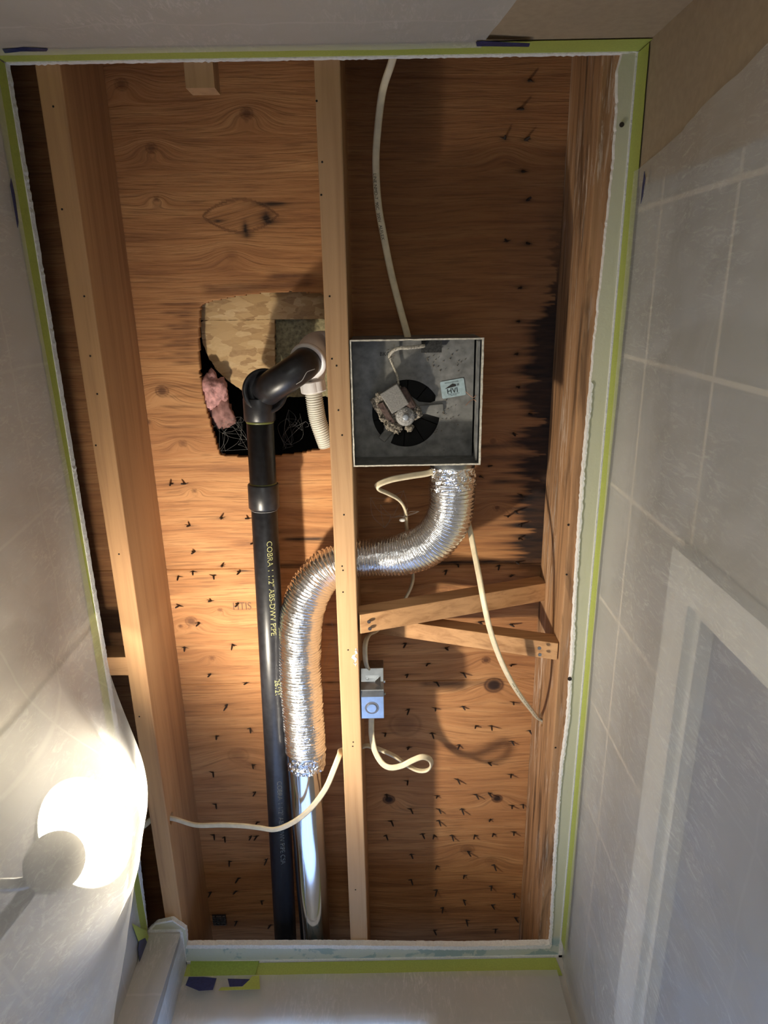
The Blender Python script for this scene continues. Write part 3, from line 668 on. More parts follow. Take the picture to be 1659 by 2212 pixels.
# ------------------------------------------------------------------ rigid duct + flex duct
rd = thing('rigid_duct', 'smooth shiny round metal duct reflecting blue light at the bay end', 'duct', W(-.158, 1.35, 1.078))
DA, DB = W(-.1545, .775, 1.046), W(-.1535, 1.42, 1.046)
bm = NB(); sweep(bm, catmull([DA, DB], .02), circ(.0350, 64), rad=lambda s, i, t: .0004*math.sin(s*30+t*2)); obj('duct_body', bm, M['duct'], rd, True)
bm = NB(); th = math.radians(-22); obox(bm, (DA+DB)/2+Vector((-math.sin(math.radians(20))*.0353, 0, -.0353*math.cos(math.radians(20)))), Vector((0, 1, 0)), Vector((math.cos(math.radians(20)), 0, -math.sin(math.radians(20)))), Vector((math.sin(math.radians(20)), 0, math.cos(math.radians(20)))), (DB-DA).length-.09, .0016, .0016)
obj('seam', bm, M['zinc'], rd)
bm = NB(); bm2 = [PX(637, 1736, 1.062), PX(645, 1752, 1.058), PX(637, 1775, 1.058), PX(634, 1762, 1.06)]
vs = [bm.verts.new(p) for p in bm2]+[bm.verts.new(p+Vector((0, 0, .001))) for p in bm2]
for f in ((0, 1, 2, 3), (7, 6, 5, 4), (0, 4, 5, 1), (1, 5, 6, 2), (2, 6, 7, 3), (3, 7, 4, 0)): bm.faces.new([vs[i] for i in f])
obj('paper_label', bm, M['cable'], rd)
fd = thing('flexible_duct', 'ribbed silver flexible duct bending through the middle joist to the fan', 'duct', PX(650, 1380, 1.06))
fp = [PX(977, 1038, 1.058), PX(977, 1075, 1.056), PX(968, 1122, 1.056), PX(935, 1168, 1.060), PX(880, 1195, 1.070), PX(815, 1203, 1.077), PX(757, 1210, 1.077), PX(712, 1226, 1.072), PX(680, 1258, 1.066), PX(660, 1300, 1.062), PX(650, 1350, 1.060), PX(648, 1410, 1.060), PX(650, 1470, 1.054), PX(655, 1540, 1.050), PX(661, 1620, 1.046)]
path = catmull(fp, .0008); tot = sum((path[i]-path[i-1]).length for i in range(1, len(path)))
pinch = [(path[i]-PX(775, 1206, 1.077)).length for i in range(len(path))]
def flexr(s, i, t):
    left = min(1, max(0, (s-.20)/.10)); pitch = .0062
    ph = math.pi*s/pitch; r = .0036*abs(math.sin(ph))-.0015
    seam = math.exp(-((((s+.0) % .036)-.018)/.0016)**2); r += .0007*seam
    v = Vector((math.cos(t)*1.4+s*60, math.sin(t)*1.4+s*8, s*95)); r += left*.0017*mnoise.noise(v)+left*.0010*mnoise.noise(v*2.9)
    r += -.0055*math.exp(-(pinch[i]/.075)**2)
    return r
bm = NB(); sweep(bm, path, circ(.0405, 72), rad=flexr, caps=False); obj('duct_body', bm, M['flex'], fd, True)
def foil(path, r, amp, seed, parent, n=64, fr=9):
    bm = NB()
    def f(s, i, t):
        v = Vector((math.cos(t)*fr*.3+seed, math.sin(t)*fr*.3, s*90)); return amp*mnoise.noise(v)+amp*.7*mnoise.noise(v*2.3)+amp*.45*abs(mnoise.noise(v*5))
    sweep(bm, catmull(path, .0014), circ(r, n), rad=f, caps=False); return obj('foil_tape', bm, M['foil'], parent, False)
foil([PX(656, 1545, 1.050), PX(659, 1590, 1.048), PX(662, 1652, 1.046)], .0395, .0032, 3, fd)
foil([PX(977, 1006, 1.060), PX(977, 1030, 1.059), PX(977, 1058, 1.057)], .0415, .0030, 14, fd)

# ------------------------------------------------------------------ exhaust fan
fan = thing('exhaust_fan', 'dusty grey square bathroom fan housing with motor and round opening', 'fan', PX(900, 870, 1.06))
ZR = .996; x0, y0 = PXU(757, 736, ZR)[:2]; x1, y1 = PXU(1036, 1003, ZR)[:2]
x0 = -.0435; y1 = .2515; ZPan, ZTop = 1.046, 1.10; t_ = .0014
bm = NB()
prism(bm, [[(x0, y0), (x1, y0), (x1, y1), (x0, y1)], [(x0+t_, y0+t_), (x1-t_, y0+t_), (x1-t_, y1-t_), (x0+t_, y1-t_)]], ZR, ZTop, W); box(bm, (x0, y0, ZTop), (x1, y1, ZTop+.002))
obj('housing', bm, M['fan'], fan)
bm = NB(); e = .0011
jo = jagline([(x0-e*.4, y0-e), (x1+e, y0-e), (x1+e, y1+e), (x0-e*.4, y1+e), (x0-e*.4, y0-e)], .006, .0005, 4); ji = jagline([(x0+e*1.3, y0+e*.9), (x1-e*1.6, y0+e*.9), (x1-e*1.6, y1-e*.9), (x0+e*1.3, y1-e*.9), (x0+e*1.3, y0+e*.9)], .006, .0006, 7)
prism(bm, [jo, ji], ZR-.0016, ZR, W); obj('rim', bm, M['fan_rim'], fan)
# panel with the three-lobed opening
def fpx(u, v, z=ZPan): return PXU(u, v, z)[:2]
def arc_px(cx_, cy_, rx, ry, a0, a1, n=14): return [fpx(cx_+rx*math.cos(math.radians(a)), cy_+ry*math.sin(math.radians(a))) for a in np.linspace(a0, a1, n)]
loopA = arc_px(877, 892, 73, 73, 8, 117, 18)+[fpx(855, 930), fpx(880, 900), fpx(920, 894)]                 # lower right
loopB = arc_px(877, 892, 73, 73, 132, 195, 12)+[fpx(815, 845), fpx(838, 872), fpx(834, 900), fpx(828, 934)]  # left
loopC = arc_px(880, 893, 72, 73, 250, 328, 14)+[fpx(940, 866), fpx(930, 870), fpx(905, 868), fpx(880, 850)]         # upper right
bm = NB(); prism(bm, [[(x0+t_, y0+t_), (x1-t_*4, y0+t_), (x1-t_*4, y1-t_), (x0+t_, y1-t_)], loopA, loopB, loopC], ZPan, ZPan+.0015, W); obj('motor_plate', bm, M['fan'], fan)
bm = NB()
for px in (((1024, 742), (1033, 738), (1030, 992), (1020, 985)),): prism(bm, [[PXU(u, v, 1.0)[:2] for u, v in px]], 1.002, 1.0035, W)
bm.free(); bm = NB(); prism(bm, [[(x1-.0065, y0+.004), (x1-.0035, y0+.004), (x1-.0035, y1-.004), (x1-.0065, y1-.004)]], 1.0, 1.02, W); obj('side_flange', bm, M['fan'], fan)
bm = NB(); c_ = PX(877, 892, ZPan); lathe(bm, c_+Vector((0, 0, .006)), (0, 0, 1), [(0, .064), (.0, .068), (.030, .068), (.030, .064)], 48)
box(bm, (x0+.004, y0+.004, ZTop-.012), (x1-.004, y1-.004, ZTop-.008)); obj('scroll', bm, M['black'], fan)
for k in range(10):
    a = math.radians(36*k+22); bm = NB(); dv = Vector((math.cos(a), math.sin(a), 0)); obox(bm, c_+dv*.036+Vector((0, 0, .012)), dv, Vector((-dv.y, dv.x, 0)), Vector((0, 0, 1)), .050, .0012, .012)
    obj('blade', bm, M['coil'], fan)
# arms pressed in the plate
for (a, b, w_) in (((905, 884), (958, 880), 15), ((845, 925), (824, 950), 16)):
    bm = NB(); A_, B_ = PX(*a, ZPan-.002), PX(*b, ZPan-.002); dd = (B_-A_).normalized(); obox(bm, (A_+B_)/2, dd, Vector((-dd.y, dd.x, 0)), Vector((0, 0, 1)), (B_-A_).length, w_*.0009, .006)
    o2 = obj('plate_arm', bm, M['fan'], fan); bv = o2.modifiers.new('b', 'BEVEL'); bv.width = .0015; bv.segments = 2
# motor
mo = bpy.data.objects.new('motor', None); COL.objects.link(mo); mo.parent = fan; mo.location = PX(862, 875, 1.03)-fan.location
bm = NB(); az = Vector((0, 0, 1)); ang = math.radians(-28)
def ipx(u0, v0, u1, v1, z):  # direction in the plane between two pixels
    a, b = PX(u0, v0, z), PX(u1, v1, z); return (b-a).normalized()
dx = ipx(830, 852, 856, 836, 1.02); dy = Vector((-dx.y, dx.x, 0))
if dy.y < 0: dy = -dy
def mb(cu, cv, z, sx, sy, sz, name, m_, rough=0, bev=.0015):
    bm = NB(); obox(bm, PX(cu, cv, z), dx, dy, az, sx, sy, sz)
    if rough:
        bmesh.ops.subdivide_edges(bm, edges=bm.edges, cuts=7, use_grid_fill=True)
        for q in bm.verts: q.co += Vector((mnoise.noise(q.co*220), mnoise.noise(q.co*220+Vector((9, 0, 0))), mnoise.noise(q.co*220+Vector((0, 9, 0)))))*rough
    o = obj(name, bm, m_, mo)
    if not rough: bv = o.modifiers.new('b', 'BEVEL'); bv.width = bev; bv.segments = 2
    return o
mb(852, 860, 1.020, .034, .040, .020, 'core', M['lam'])
mb(847, 880, 1.034, .052, .062, .012, 'frame', M['dust'], .0035)
mb(879, 861, 1.024, .017, .042, .018, 'coil', M['coil'], 0, .006)
mb(834, 892, 1.026, .010, .040, .010, 'bracket', M['coil'], .001)
mb(872, 900, 1.032, .058, .026, .012, 'mount', M['dust'], .004)
bm = NB(); dc = PX(876, 901, 1.012); lathe(bm, dc, (0, 0, 1), [(0, .0015), (0, .0055), (.0015, .006), (.0025, .010), (.004, .0155), (.007, .0168), (.016, .0165)], 32)
for q in bm.verts: q.co += Vector((0, 0, 1))*mnoise.noise(q.co*400)*.0008
obj('shaft_cap', bm, plain('dusty_steel', (.36, .35, .33), .7, .2, 500, .35, .6), mo, True)
bm = NB(); lathe(bm, dc+Vector((0, 0, -.004)), (0, 0, 1), [(0, .004), (.001, .0052), (.005, .0052)], 24); obj('shaft', bm, plain('shaft_steel', (.33, .36, .40), .4, .3), mo, True)
for i, (u, v, r) in enumerate(((902, 893, .008), (822, 856, .008), (856, 838, .007), (898, 884, .007), (856, 924, .010), (828, 905, .006), (842, 918, .009), (884, 924, .007))):
    bm = NB(); bmesh.ops.create_icosphere(bm, subdivisions=3, radius=r)
    for q in bm.verts: q.co = q.co*(1+.5*mnoise.noise(q.co*260+Vector((i, 0, 0))))+PX(u, v, 1.026)
    obj('lint_clump', bm, M['dust'], mo)
# cord, connector and lint
bm = NB(); sweep(bm, catmull([PX(917, 747, 1.026), PX(885, 751, 1.018), PX(862, 752, 1.018), PX(846, 760, 1.022), PX(842, 772, 1.028), PX(850, 792, 1.034), PX(858, 812, 1.034), PX(861, 830, 1.026)], .003), circ(.0032, 14), rad=lambda s, i, t: -.0012 if s > .075 else 0)
obj('motor_cord', bm, plain('dusty_white_cord', (.48, .44, .36), .7, 0, 400, .35, .4), fan, True)
bm = NB(); obox(bm, PX(932, 748, 1.034), Vector((1, 0, 0)), Vector((0, 1, 0)), az, .034, .020, .012); obj('plug_socket', bm, plain('plug_black', (.03, .03, .028), .8, 0, 300, .4), fan)
for j in range(16):
    bm = NB(); u, v = random.gauss(848, 6), random.gauss(768, 9); p0 = PX(u, v, 1.024); sweep(bm, catmull([p0, p0+Vector((random.uniform(-.004, .004), random.uniform(-.004, .004), random.uniform(-.003, .003))), p0+Vector((random.uniform(-.007, .007), random.uniform(-.007, .007), random.uniform(-.004, .004)))], .0015), circ(.0004, 4)); obj('lint_thread', bm, M['dust'], fan)
# springs on the edge
for pts in ([(1006, 846), (1022, 859), (1026, 855), (1029, 854)], [(1006, 876), (1016, 866), (1024, 863), (1029, 868)], [(765, 880), (768, 876), (766, 868), (772, 862), (776, 852)]):
    bm = NB(); sweep(bm, catmull([PX(u, v, 1.006) for u, v in pts], .002), circ(.0005, 6)); obj('spring_wire', bm, M['copper'] if pts[0][0] > 900 else M['dust'], fan)
# dust specks on the plate
for j in range(70):
    u, v = (random.gauss(955, 26), random.gauss(775, 22)) if j < 38 else (random.gauss(960, 16), random.gauss(905, 26))
    if not (780 < u < 1015 and 742 < v < 985): continue
    if abs(u-978) < 29 and abs(v-839) < 22: continue
    bm = NB(); bmesh.ops.create_icosphere(bm, subdivisions=1, radius=random.uniform(.0005, .0014))
    for q in bm.verts: q.co += PX(u, v, ZPan-.001)
    obj('dust_speck', bm, M['dust'], fan)
# sticker
st = bpy.data.objects.new('certification_sticker', None); COL.objects.link(st); st.parent = fan; sc_ = PX(978.5, 839, ZPan-.0008); st.location = sc_-fan.location; st['label'] = 'pale blue certification sticker with a small roof emblem'
sd = (PX(1004, 833, ZPan)-PX(954, 842, ZPan)).normalized(); sn = Vector((-sd.y, sd.x, 0)); 
if sn.y > 0: sn = -sn            # sn points up the label
def smap(x, y, z=0): return sc_+sd*x+sn*y+Vector((0, 0, -z))
bm = NB(); rp = []
for (cx_, cy_, a0) in ((.0185, .0125, 0), (-.0185, .0125, 90), (-.0185, -.0125, 180), (.0185, -.0125, 270)):
    for a in np.linspace(a0, a0+90, 5): rp.append((cx_+.0025*math.cos(math.radians(a)), cy_+.0025*math.sin(math.radians(a))))
prism(bm, [rp], 0, .0004, lambda x, y, z: smap(x, y, z)); obj('backing', bm, M['sticker'], st)
bm = NB(); prism(bm, [[(-.0145, .0015), (.0060, .0030), (.0060, .0066), (.0005, .0088)]], .0005, .0007, lambda x, y, z: smap(x, y, z)); obj('roof_emblem', bm, M['ink'], st)
bm = NB(); prism(bm, [[(.0075, .0035), (.0115, .0035), (.0115, .0070), (.0075, .0070)]], .0005, .0007, lambda x, y, z: smap(x, y, z)); obj('chimney_emblem', bm, M['sticker_grey'], st)
def stext(s, size, x, y, m_, bold=0): 
    bm = text_bm(s, size, lambda a, b: smap(x+a, y+b, .0007)); return obj('sticker_text', bm, m_, st)
stext('HVI', .0125, -.0118, -.0078, M['ink'] if False else M['sticker_grey']); stext('HVI', .0125, -.0113, -.0078, M['sticker_grey'])
stext('TESTED/CERTIFIED', .0030, -.0135, .0100, M['ink']); stext('HOME VENTILATING', .0022, -.010, -.0103, M['ink']); stext('INSTITUTE', .0022, -.006, -.0126, M['ink'])
o1 = PX(820, 769, ZPan-.0006); obj('stamped_marking', text_bm('BKO', .0095, lambda x, y: o1+Vector((x, -y, 0))), M['ink'], fan)
# outlet collar
bm = NB(); tube(bm, PX(977, 992, 1.062), PX(977, 1040, 1.060), .0385, 48); obj('outlet_collar', bm, M['zinc'], fan, True)

# ------------------------------------------------------------------ cross bridging
def brace(a, b, zy, label, w_=.036, h_=.020, hy=.0):
    t = thing('cross_brace', label, 'brace', (a+b)/2)
    d = (b-a).normalized(); sy = Vector((0, 1, 0)); sy = (sy-d*sy.dot(d)).normalized(); sz = d.cross(sy)
    bm = NB(); obox(bm, (a+b)/2, d, sy, sz, (b-a).length, w_, h_); o = obj('timber', bm, M['brace'], t)
    bv = o.modifiers.new('b', 'BEVEL'); bv.width = .0012; bv.segments = 2
    return t
b1 = brace(W(-.047, .523, 1.020), W(.291, .523, 1.135), 0, 'cross brace rising from the middle joist to the stained joist', .040, .038)
b2 = brace(W(.293, .580, 1.018), W(-.047, .580, 1.135), 0, 'cross brace nailed low on the stained joist, crossing behind the other', .036, .036)
def brace_nails(t, pts, z):
    for (u, v) in pts:
        bm = NB(); c_ = PX(u, v, z); lathe(bm, c_+Vector((0, 0, -.0012)), (0, 0, 1), [(0, .001), (0, .0034), (.0012, .0036), (.004, .002)], 14); obj('nail_head', bm, M['nail_metal'] if t is b1 else M['zinc'], t)
brace_nails(b1, [(797, 1343), (799, 1358)], 1.006); brace_nails(b2, [(1165, 1400), (1166, 1414)], .9985)

# short stubs
s1 = thing('wood_stub', 'short square wood stub hanging near the top edge in the left bay', 'wood', PX(430, 160, 1.0))
bm = NB(); box(bm, (-.245, -.36, 1.0), (-.208, -.252, 1.034)); o = obj('timber', bm, M['joist'], s1)
s2 = thing('wood_stub', 'small wood block between the plastic sheet and the left joist', 'wood', PX(250, 1440, 1.0))
bm = NB(); box(bm, (-.548, .574, 1.0), (-.433, .608, 1.04)); o = obj('timber', bm, M['brace'], s2)

# ------------------------------------------------------------------ cables
def flat_prof(w_=.0052, h_=.0024):
    p = []
    for k in range(20):
        a = 2*math.pi*k/20; x = math.cos(a); y = math.sin(a)
        p.append((w_*math.copysign(abs(x)**.7, x), h_*y*(1-.30*math.exp(-(x/.22)**2))))
    return p
def cable(label, pts, side=(1, 0, 0), group=None, w_=.0060, h_=.0030, z_first=None):
    t = thing('electrical_cable', label, 'cable', pts[0])
    bm = NB(); pth = catmull(pts, .004); sweep(bm, pth, flat_prof(w_, h_), side=side); obj('jacket', bm, M['cable'], t, True)
    return t, pth
cA, pA = cable('cream cable dropping from the top edge into the fan housing', [PX(855, 100, 1.03), PX(846, 135, 1.04), PX(826, 200, 1.06), PX(815, 290, 1.075), PX(812, 360, 1.08), PX(817, 440, 1.08), PX(829, 510, 1.08), PX(845, 590, 1.08), PX(864, 665, 1.075), PX(878, 716, 1.06), PX(884, 745, 1.05)])
def along(pth, s0, lift, side_off=0.0):
    L_ = [0]
    for i in range(1, len(pth)): L_.append(L_[-1]+(pth[i]-pth[i-1]).length)
    def f(x, y):
        s = s0+x; i = max(0, min(len(pth)-2, int(np.searchsorted(L_, s))-1)); t = (s-L_[i])/(L_[i+1]-L_[i]); p = pth[i].lerp(pth[i+1], t)
        d_ = (pth[i+1]-pth[i]).normalized(); n_ = Vector((0, 0, -1)); n_ = (n_-d_*n_.dot(d_)).normalized(); sd_ = d_.cross(n_)
        if sd_.x < 0: sd_ = -sd_
        return p+sd_*(y+side_off)+n_*lift
    return f
sA = sum((pA[i]-pA[i-1]).length for i in range(1, len(pA)))
obj('printed_marking', text_bm('LINE NMD-7  90C  300V  ALFLEX', .0072, along(pA, sA-.285, .0031, -.0046)), M['ink'], cA)
cB, pB = cable('cream cable snaking from the fan outlet behind the duct to the switch box', [PX(945, 1012, 1.055), PX(925, 1022, 1.05), PX(888, 1028, 1.045), PX(845, 1036, 1.04), PX(817, 1047, 1.04), PX(816, 1056, 1.045), PX(838, 1066, 1.06), PX(862, 1080, 1.075), PX(875, 1102, 1.09), PX(878, 1135, 1.11), PX(884, 1190, 1.135), PX(892, 1240, 1.135), PX(888, 1268, 1.12), PX(872, 1298, 1.105), PX(850, 1325, 1.095), PX(815, 1362, 1.08), PX(797, 1372, 1.05), PX(789, 1392, 1.03), PX(789, 1420, 1.025), PX(792, 1438, 1.03), PX(799, 1450, 1.045)])
cD, pD = cable('cream cable with green print hanging from behind the duct into the stained joist', [PX(985, 1060, 1.10), PX(1003, 1105, 1.09), PX(1015, 1145, 1.065), PX(1024, 1190, 1.04), PX(1034, 1240, 1.01), PX(1045, 1300, .99), PX(1058, 1358, .985), PX(1076, 1412, .985), PX(1098, 1460, .99), PX(1122, 1500, 1.01), PX(1148, 1534, 1.05), W(.286, .770, 1.087), W(.312, .785, 1.09)], side=(0, 1, 0))
sD = sum((pD[i]-pD[i-1]).length for i in range(1, len(pD)))
for k in range(46):
    s = sD-.245+k*.0047
    if k % 11 in (3, 7): continue
    mf = along(pD, s, .0042, .0012); bm = NB(); q = [mf(a, b) for a, b in ((0, -.0012), (.0028, -.0012), (.0028, .0012*random.uniform(.2, 1)), (0, .0012*random.uniform(.2, 1)))]; vs = [bm.verts.new(p) for p in q]+[bm.verts.new(p+Vector((0, 0, .0004))) for p in q]
    for f in ((0, 1, 2, 3), (7, 6, 5, 4), (0, 4, 5, 1), (1, 5, 6, 2), (2, 6, 7, 3), (3, 7, 4, 0)): bm.faces.new([vs[i] for i in f])
    obj('printed_mark', bm, M['ink_green'], cD)
loop = [PX(803, 1530, 1.035), PX(802, 1562, 1.03), PX(803, 1590, 1.025), PX(810, 1622, 1.02), PX(825, 1648, 1.015), PX(843, 1658, 1.01), PX(868, 1654, 1.01), PX(890, 1643, 1.01), PX(912, 1635, 1.012), PX(928, 1640, 1.018), PX(932, 1653, 1.024), PX(922, 1664, 1.03), PX(902, 1664, 1.035), PX(878, 1652, 1.04), PX(855, 1635, 1.042), PX(828, 1622, 1.044), PX(806, 1614, 1.045)]
c_u = [W(-.040, .792, 1.046), W(-.060, .800, 1.045), W(-.084, .800, 1.045)]
rest = [PX(733, 1632, 1.02), PX(722, 1660, 1.005), PX(705, 1700, .995), PX(680, 1736, .99), PX(650, 1765, .99), PX(618, 1784, .99), PX(590, 1792, .99), PX(560, 1788, .995), PX(525, 1784, 1.0), PX(480, 1782, 1.005), PX(435, 1783, 1.01), PX(412, 1780, 1.015), W(-.402, .925, 1.02), W(-.437, .925, 1.02), W(-.470, .955, 1.03), W(-.52, .97, 1.05)]
cE, pE = cable('cream cable looping below the switch box and crossing the pipes to the left joist', loop+c_u+rest, side=(1, 0, 0))

# ------------------------------------------------------------------ metal switch box on the middle joist
eb = thing('electrical_box', 'small galvanised electrical box screwed to the side of the middle joist', 'electrical box', PX(807, 1500, 1.03))
ya_, yb_, ym = PXU(807, 1446, 1.03)[1], PXU(807, 1555, 1.0)[1], PXU(807, 1508, 1.0)[1]
xa, xb = -.0445, -.0045
prof = [(ya_, 1.062), (ya_, 1.035), (ya_+.018, 1.020), (ym-.012, 1.006), (ym, 1.0035), (yb_, 1.0035), (yb_, 1.062)]
bm = NB(); prism(bm, [prof], xa, xb, lambda a, b, c_: W(c_, a, b)); o = obj('box_body', bm, M['zinc'], eb); bv = o.modifiers.new('b', 'BEVEL'); bv.width = .0012; bv.segments = 2; bv.angle_limit = math.radians(25)
kc = W((xa+xb)/2-.001, (ym+yb_)/2, 1.0035)
bm = NB(); lathe(bm, kc+Vector((0, 0, -.0012)), (0, 0, 1), [(0, .0085), (0.0003, .0102), (.0014, .0105)], 32); obj('knockout', bm, M['zinc'], eb, False)
bm = NB(); lathe(bm, kc+Vector((0, 0, -.0003)), (0, 0, 1), [(0, .0135), (0, .0138), (.001, .0138), (.001, .0135)], 32); obj('knockout_ring', bm, plain('ring_shade', (.2, .2, .21), .5, .8), eb)
a_, b_ = W(-.013, ym-.036, 1.0115), W(-.013, ym-.020, 1.0075)
bm = NB(); tri = [(-.019, ym-.026), (-.010, ym-.035), (-.010, ym-.019)]; prism(bm, [tri], 1.0045, 1.012, W); obj('pry_slot', bm, M['hole'], eb)
for yy in (ym-.024, ym+.001):
    bm = NB(); lathe(bm, W(xb, yy, 1.014), (1, 0, 0), [(0, .003), (.002, .0034), (.0035, .002)], 14); obj('screw', bm, M['zinc'], eb)
bm = NB(); obox(bm, W(-.024, ya_+.010, 1.022), Vector((1, 0, 0)), Vector((0, .78, -.62)).normalized(), Vector((0, .62, .78)).normalized(), .026, .006, .004); obj('cable_clamp', bm, M['zinc'], eb)
for xx in (-.033, -.015):
    bm = NB(); lathe(bm, W(xx, ya_+.010, 1.018), Vector((0, .62, .78)), [(0, .0022), (.001, .0026), (.004, .0026)], 12); obj('screw', bm, M['zinc'], eb)

# truss plate glinting in the far corner
tp = thing('nail_plate', 'dark toothed metal nail plate deep in the far left corner of the bay', 'plate', PX(472, 1985, 1.155))
bm = NB(); c_ = PX(474, 1987, 1.150); obox(bm, c_, Vector((1, 0, 0)), Vector((0, 1, 0)), az, .034, .034, .0015)
obj('backing', bm, M['nail_metal'], tp)
for i in range(6):
    for j in range(4):
        bm = NB(); obox(bm, c_+Vector(((j-1.5)*.0085+random.uniform(-.001, .001), (i-2.5)*.0055, -.0025)), Vector((1, .25, .2)).normalized(), Vector((-.25, 1, 0)).normalized(), az, .0065, .0014, .003); obj('tooth', bm, M['zinc'], tp)

# ------------------------------------------------------------------ cobwebs
def web(pts, z, label, n=14, spread=1.0, r=.00012, seed=1):
    R_ = random.Random(seed); bm = NB(); P = [PX(u, v, z+R_.uniform(-.01, .01)) for u, v in pts]
    for k in range(n):
        a, b = R_.sample(P, 2); m_ = (a+b)/2+Vector((R_.uniform(-1, 1), R_.uniform(-1, 1), R_.uniform(-1, 0)))*.008*spread; sweep(bm, catmull([a, m_, b], .008), circ(r, 3), caps=False)
    return put(obj('cobweb', bm, plain('cobweb_grey', (.22, .215, .20), .9)), label, 'cobweb', kind='stuff')
web([(470+random.random()*75, 900+random.random()*80) for _ in range(16)], 1.16, 'grey cobwebs in the dark left part of the pipe hole', 26, 2.2)
web([(610+random.random()*60, 880+random.random()*90) for _ in range(14)], 1.16, 'grey cobwebs between the drain pipe and the ribbed hose', 20, 2.0)
web([(800, 1075), (822, 1090), (845, 1112), (868, 1124), (905, 1105), (830, 1140), (872, 1060), (850, 1118), (880, 1118)], 1.09, 'pale cobweb strands strung below the fan cable', 12, 1.2, .00018)
web([(700, 1330), (712, 1390), (705, 1440), (725, 1460), (716, 1340), (735, 1400), (700, 1500)], 1.10, 'thin cobweb beside the flexible duct and middle joist', 9, 1.0)
blob('web_debris', 868, 1124, 1.085, .0032, (1.8, 1, 1), M['chalk'], 'white speck of debris caught in the cobweb under the fan', 'debris', 3)

# ------------------------------------------------------------------ masking tape (on the walls, right under the ceiling board)
def strip(name, a_pts, b_pts, nrm, m_, label, cat='tape', jag=.0012, th=.0005):
    """two matching edges of points on a wall"""
    n = 60; A_ = catmull(a_pts, .01); B_ = catmull(b_pts, .01); k = max(len(A_), len(B_))
    def at_(P, t): f = t*(len(P)-1); i = min(len(P)-2, int(f)); return P[i].lerp(P[i+1], f-i)
    bm = NB(); ra = []; N_ = Vector(nrm)
    for i in range(k+1):
        t = i/k; a, b = at_(A_, t), at_(B_, t); o_ = mnoise.noise(a*30)*jag; b = b+(b-a).normalized()*o_
        ra.append([bm.verts.new(p) for p in (a, b, b+N_*th, a+N_*th)])
    for i in range(k):
        for j in range(4): bm.faces.new((ra[i][j], ra[i][(j+1) % 4], ra[i+1][(j+1) % 4], ra[i+1][j]))
    bm.faces.new(ra[0][::-1]); bm.faces.new(ra[-1])
    return put(obj(name, bm, m_), label, cat) if label else obj(name, bm, m_)
ef = YF+.0015
strip('masking_tape', [W(XL+.002, ef, ZC-.001), W(XR-.003, ef, ZC-.001)], [W(XL+.002, ef, .945), W(0, ef, .9465), W(XR-.003, ef, .944)], (0, 1, 0), M['tape'], 'green masking tape along the top edge of the opening')
er = XR-.0045
strip('masking_tape', [W(er, YF+.004, ZC-.003), W(er, .10, ZC-.004), W(er, .5, ZC-.003), W(er, 1.20, ZC-.003)], [W(er, YF+.004, .950), W(er, -.05, .945), W(er, .10, .949), W(er, .45, .960), W(er, .7, .956), W(er, 1.20, .950)], (-1, 0, 0), M['tape'], 'long green masking tape beside the stained right joist')
eb_ = YB-.0015
strip('masking_tape', [W(-.398, eb_, ZC-.003), W(.322, eb_, ZC-.003)], [W(-.402, eb_, .950), W(0, eb_, .953), W(.326, eb_, .950)], (0, -1, 0), M['tape'], 'green masking tape along the bottom edge of the opening')
el_ = XL+.0015
strip('masking_tape', [W(el_, YF+.004, ZC-.002), W(el_, 1.158, ZC-.002)], [W(el_, YF+.004, .948), W(el_, .1, .958), W(el_, .46, .965), W(el_, 1.158, .948)], (1, 0, 0), M['tape'], 'green masking tape down the left edge of the opening')
def patch(name, px, plane, val, m_, label, lift=.001, th=.0006, cat='tape'):
    f = {'x': PXX, 'y': PXY}[plane]; P = [f(u, v, val) for u, v in px]; bm = NB(); n_ = Vector((-1 if val > 0 else 1, 0, 0)) if plane == 'x' else Vector((0, -1 if val > 0 else 1, 0))
    A_ = [bm.verts.new(p+n_*lift) for p in P]; B_ = [bm.verts.new(p+n_*(lift+th)) for p in P]; k = len(P); bm.faces.new(A_); bm.faces.new(B_[::-1])
    for i in range(k): bm.faces.new((A_[i], A_[(i+1) % k], B_[(i+1) % k], B_[i]))
    return put(obj(name, bm, m_), label, cat)
YS = YB-.024     # plane of the far sheet's top flap
patch('tape_label', [(408, 2112), (440, 2112), (468, 2115), (460, 2140), (430, 2142), (401, 2130)], 'y', YS, M['navy'], 'navy label scrap below the bottom tape, left half', .002, cat='label')
patch('tape_label', [(492, 2116), (540, 2117), (524, 2132), (496, 2133)], 'y', YS, M['navy'], 'navy label scrap below the bottom tape, right half', .002, cat='label')
patch('tape_piece', [(412, 2078), (560, 2078), (550, 2112), (540, 2117), (410, 2112)], 'y', YB-.004, M['tape_dk'], 'darker doubled green tape piece over the bottom tape', .002)
patch('tape_piece', [(560, 2108), (562, 2138), (472, 2141), (478, 2134), (524, 2133), (545, 2110)], 'y', YS, M['tape'], 'folded green tape corner under the bottom tape', .0015)
patch('tape_label', [(300, 2032), (312, 2026), (322, 2048), (318, 2055), (305, 2080), (302, 2092), (297, 2050)], 'x', XL+.008, M['navy'], 'navy label scrap on the left tape near the corner', .001, cat='label') 
patch('tape_piece', [(284, 1995), (316, 2012), (328, 2050), (306, 2078), (322, 2050), (312, 2026), (298, 2034)], 'x', XL+.0075, M['tape'], 'loose green tape end at the lower left corner', .001)
patch('tape_label', [(1028, 88), (1040, 86), (1145, 91), (1143, 98), (1060, 97), (1030, 97)], 'y', YF+.006, M['navy'], 'navy label strip on the top tape beside the bare tan wall', .0012, cat='label')
patch('tape_label', [(5, 104), (50, 99), (103, 103), (100, 108), (45, 108), (10, 112)], 'y', YF+.006, M['navy'], 'navy label strip at the top left tape corner', .0012, cat='label')
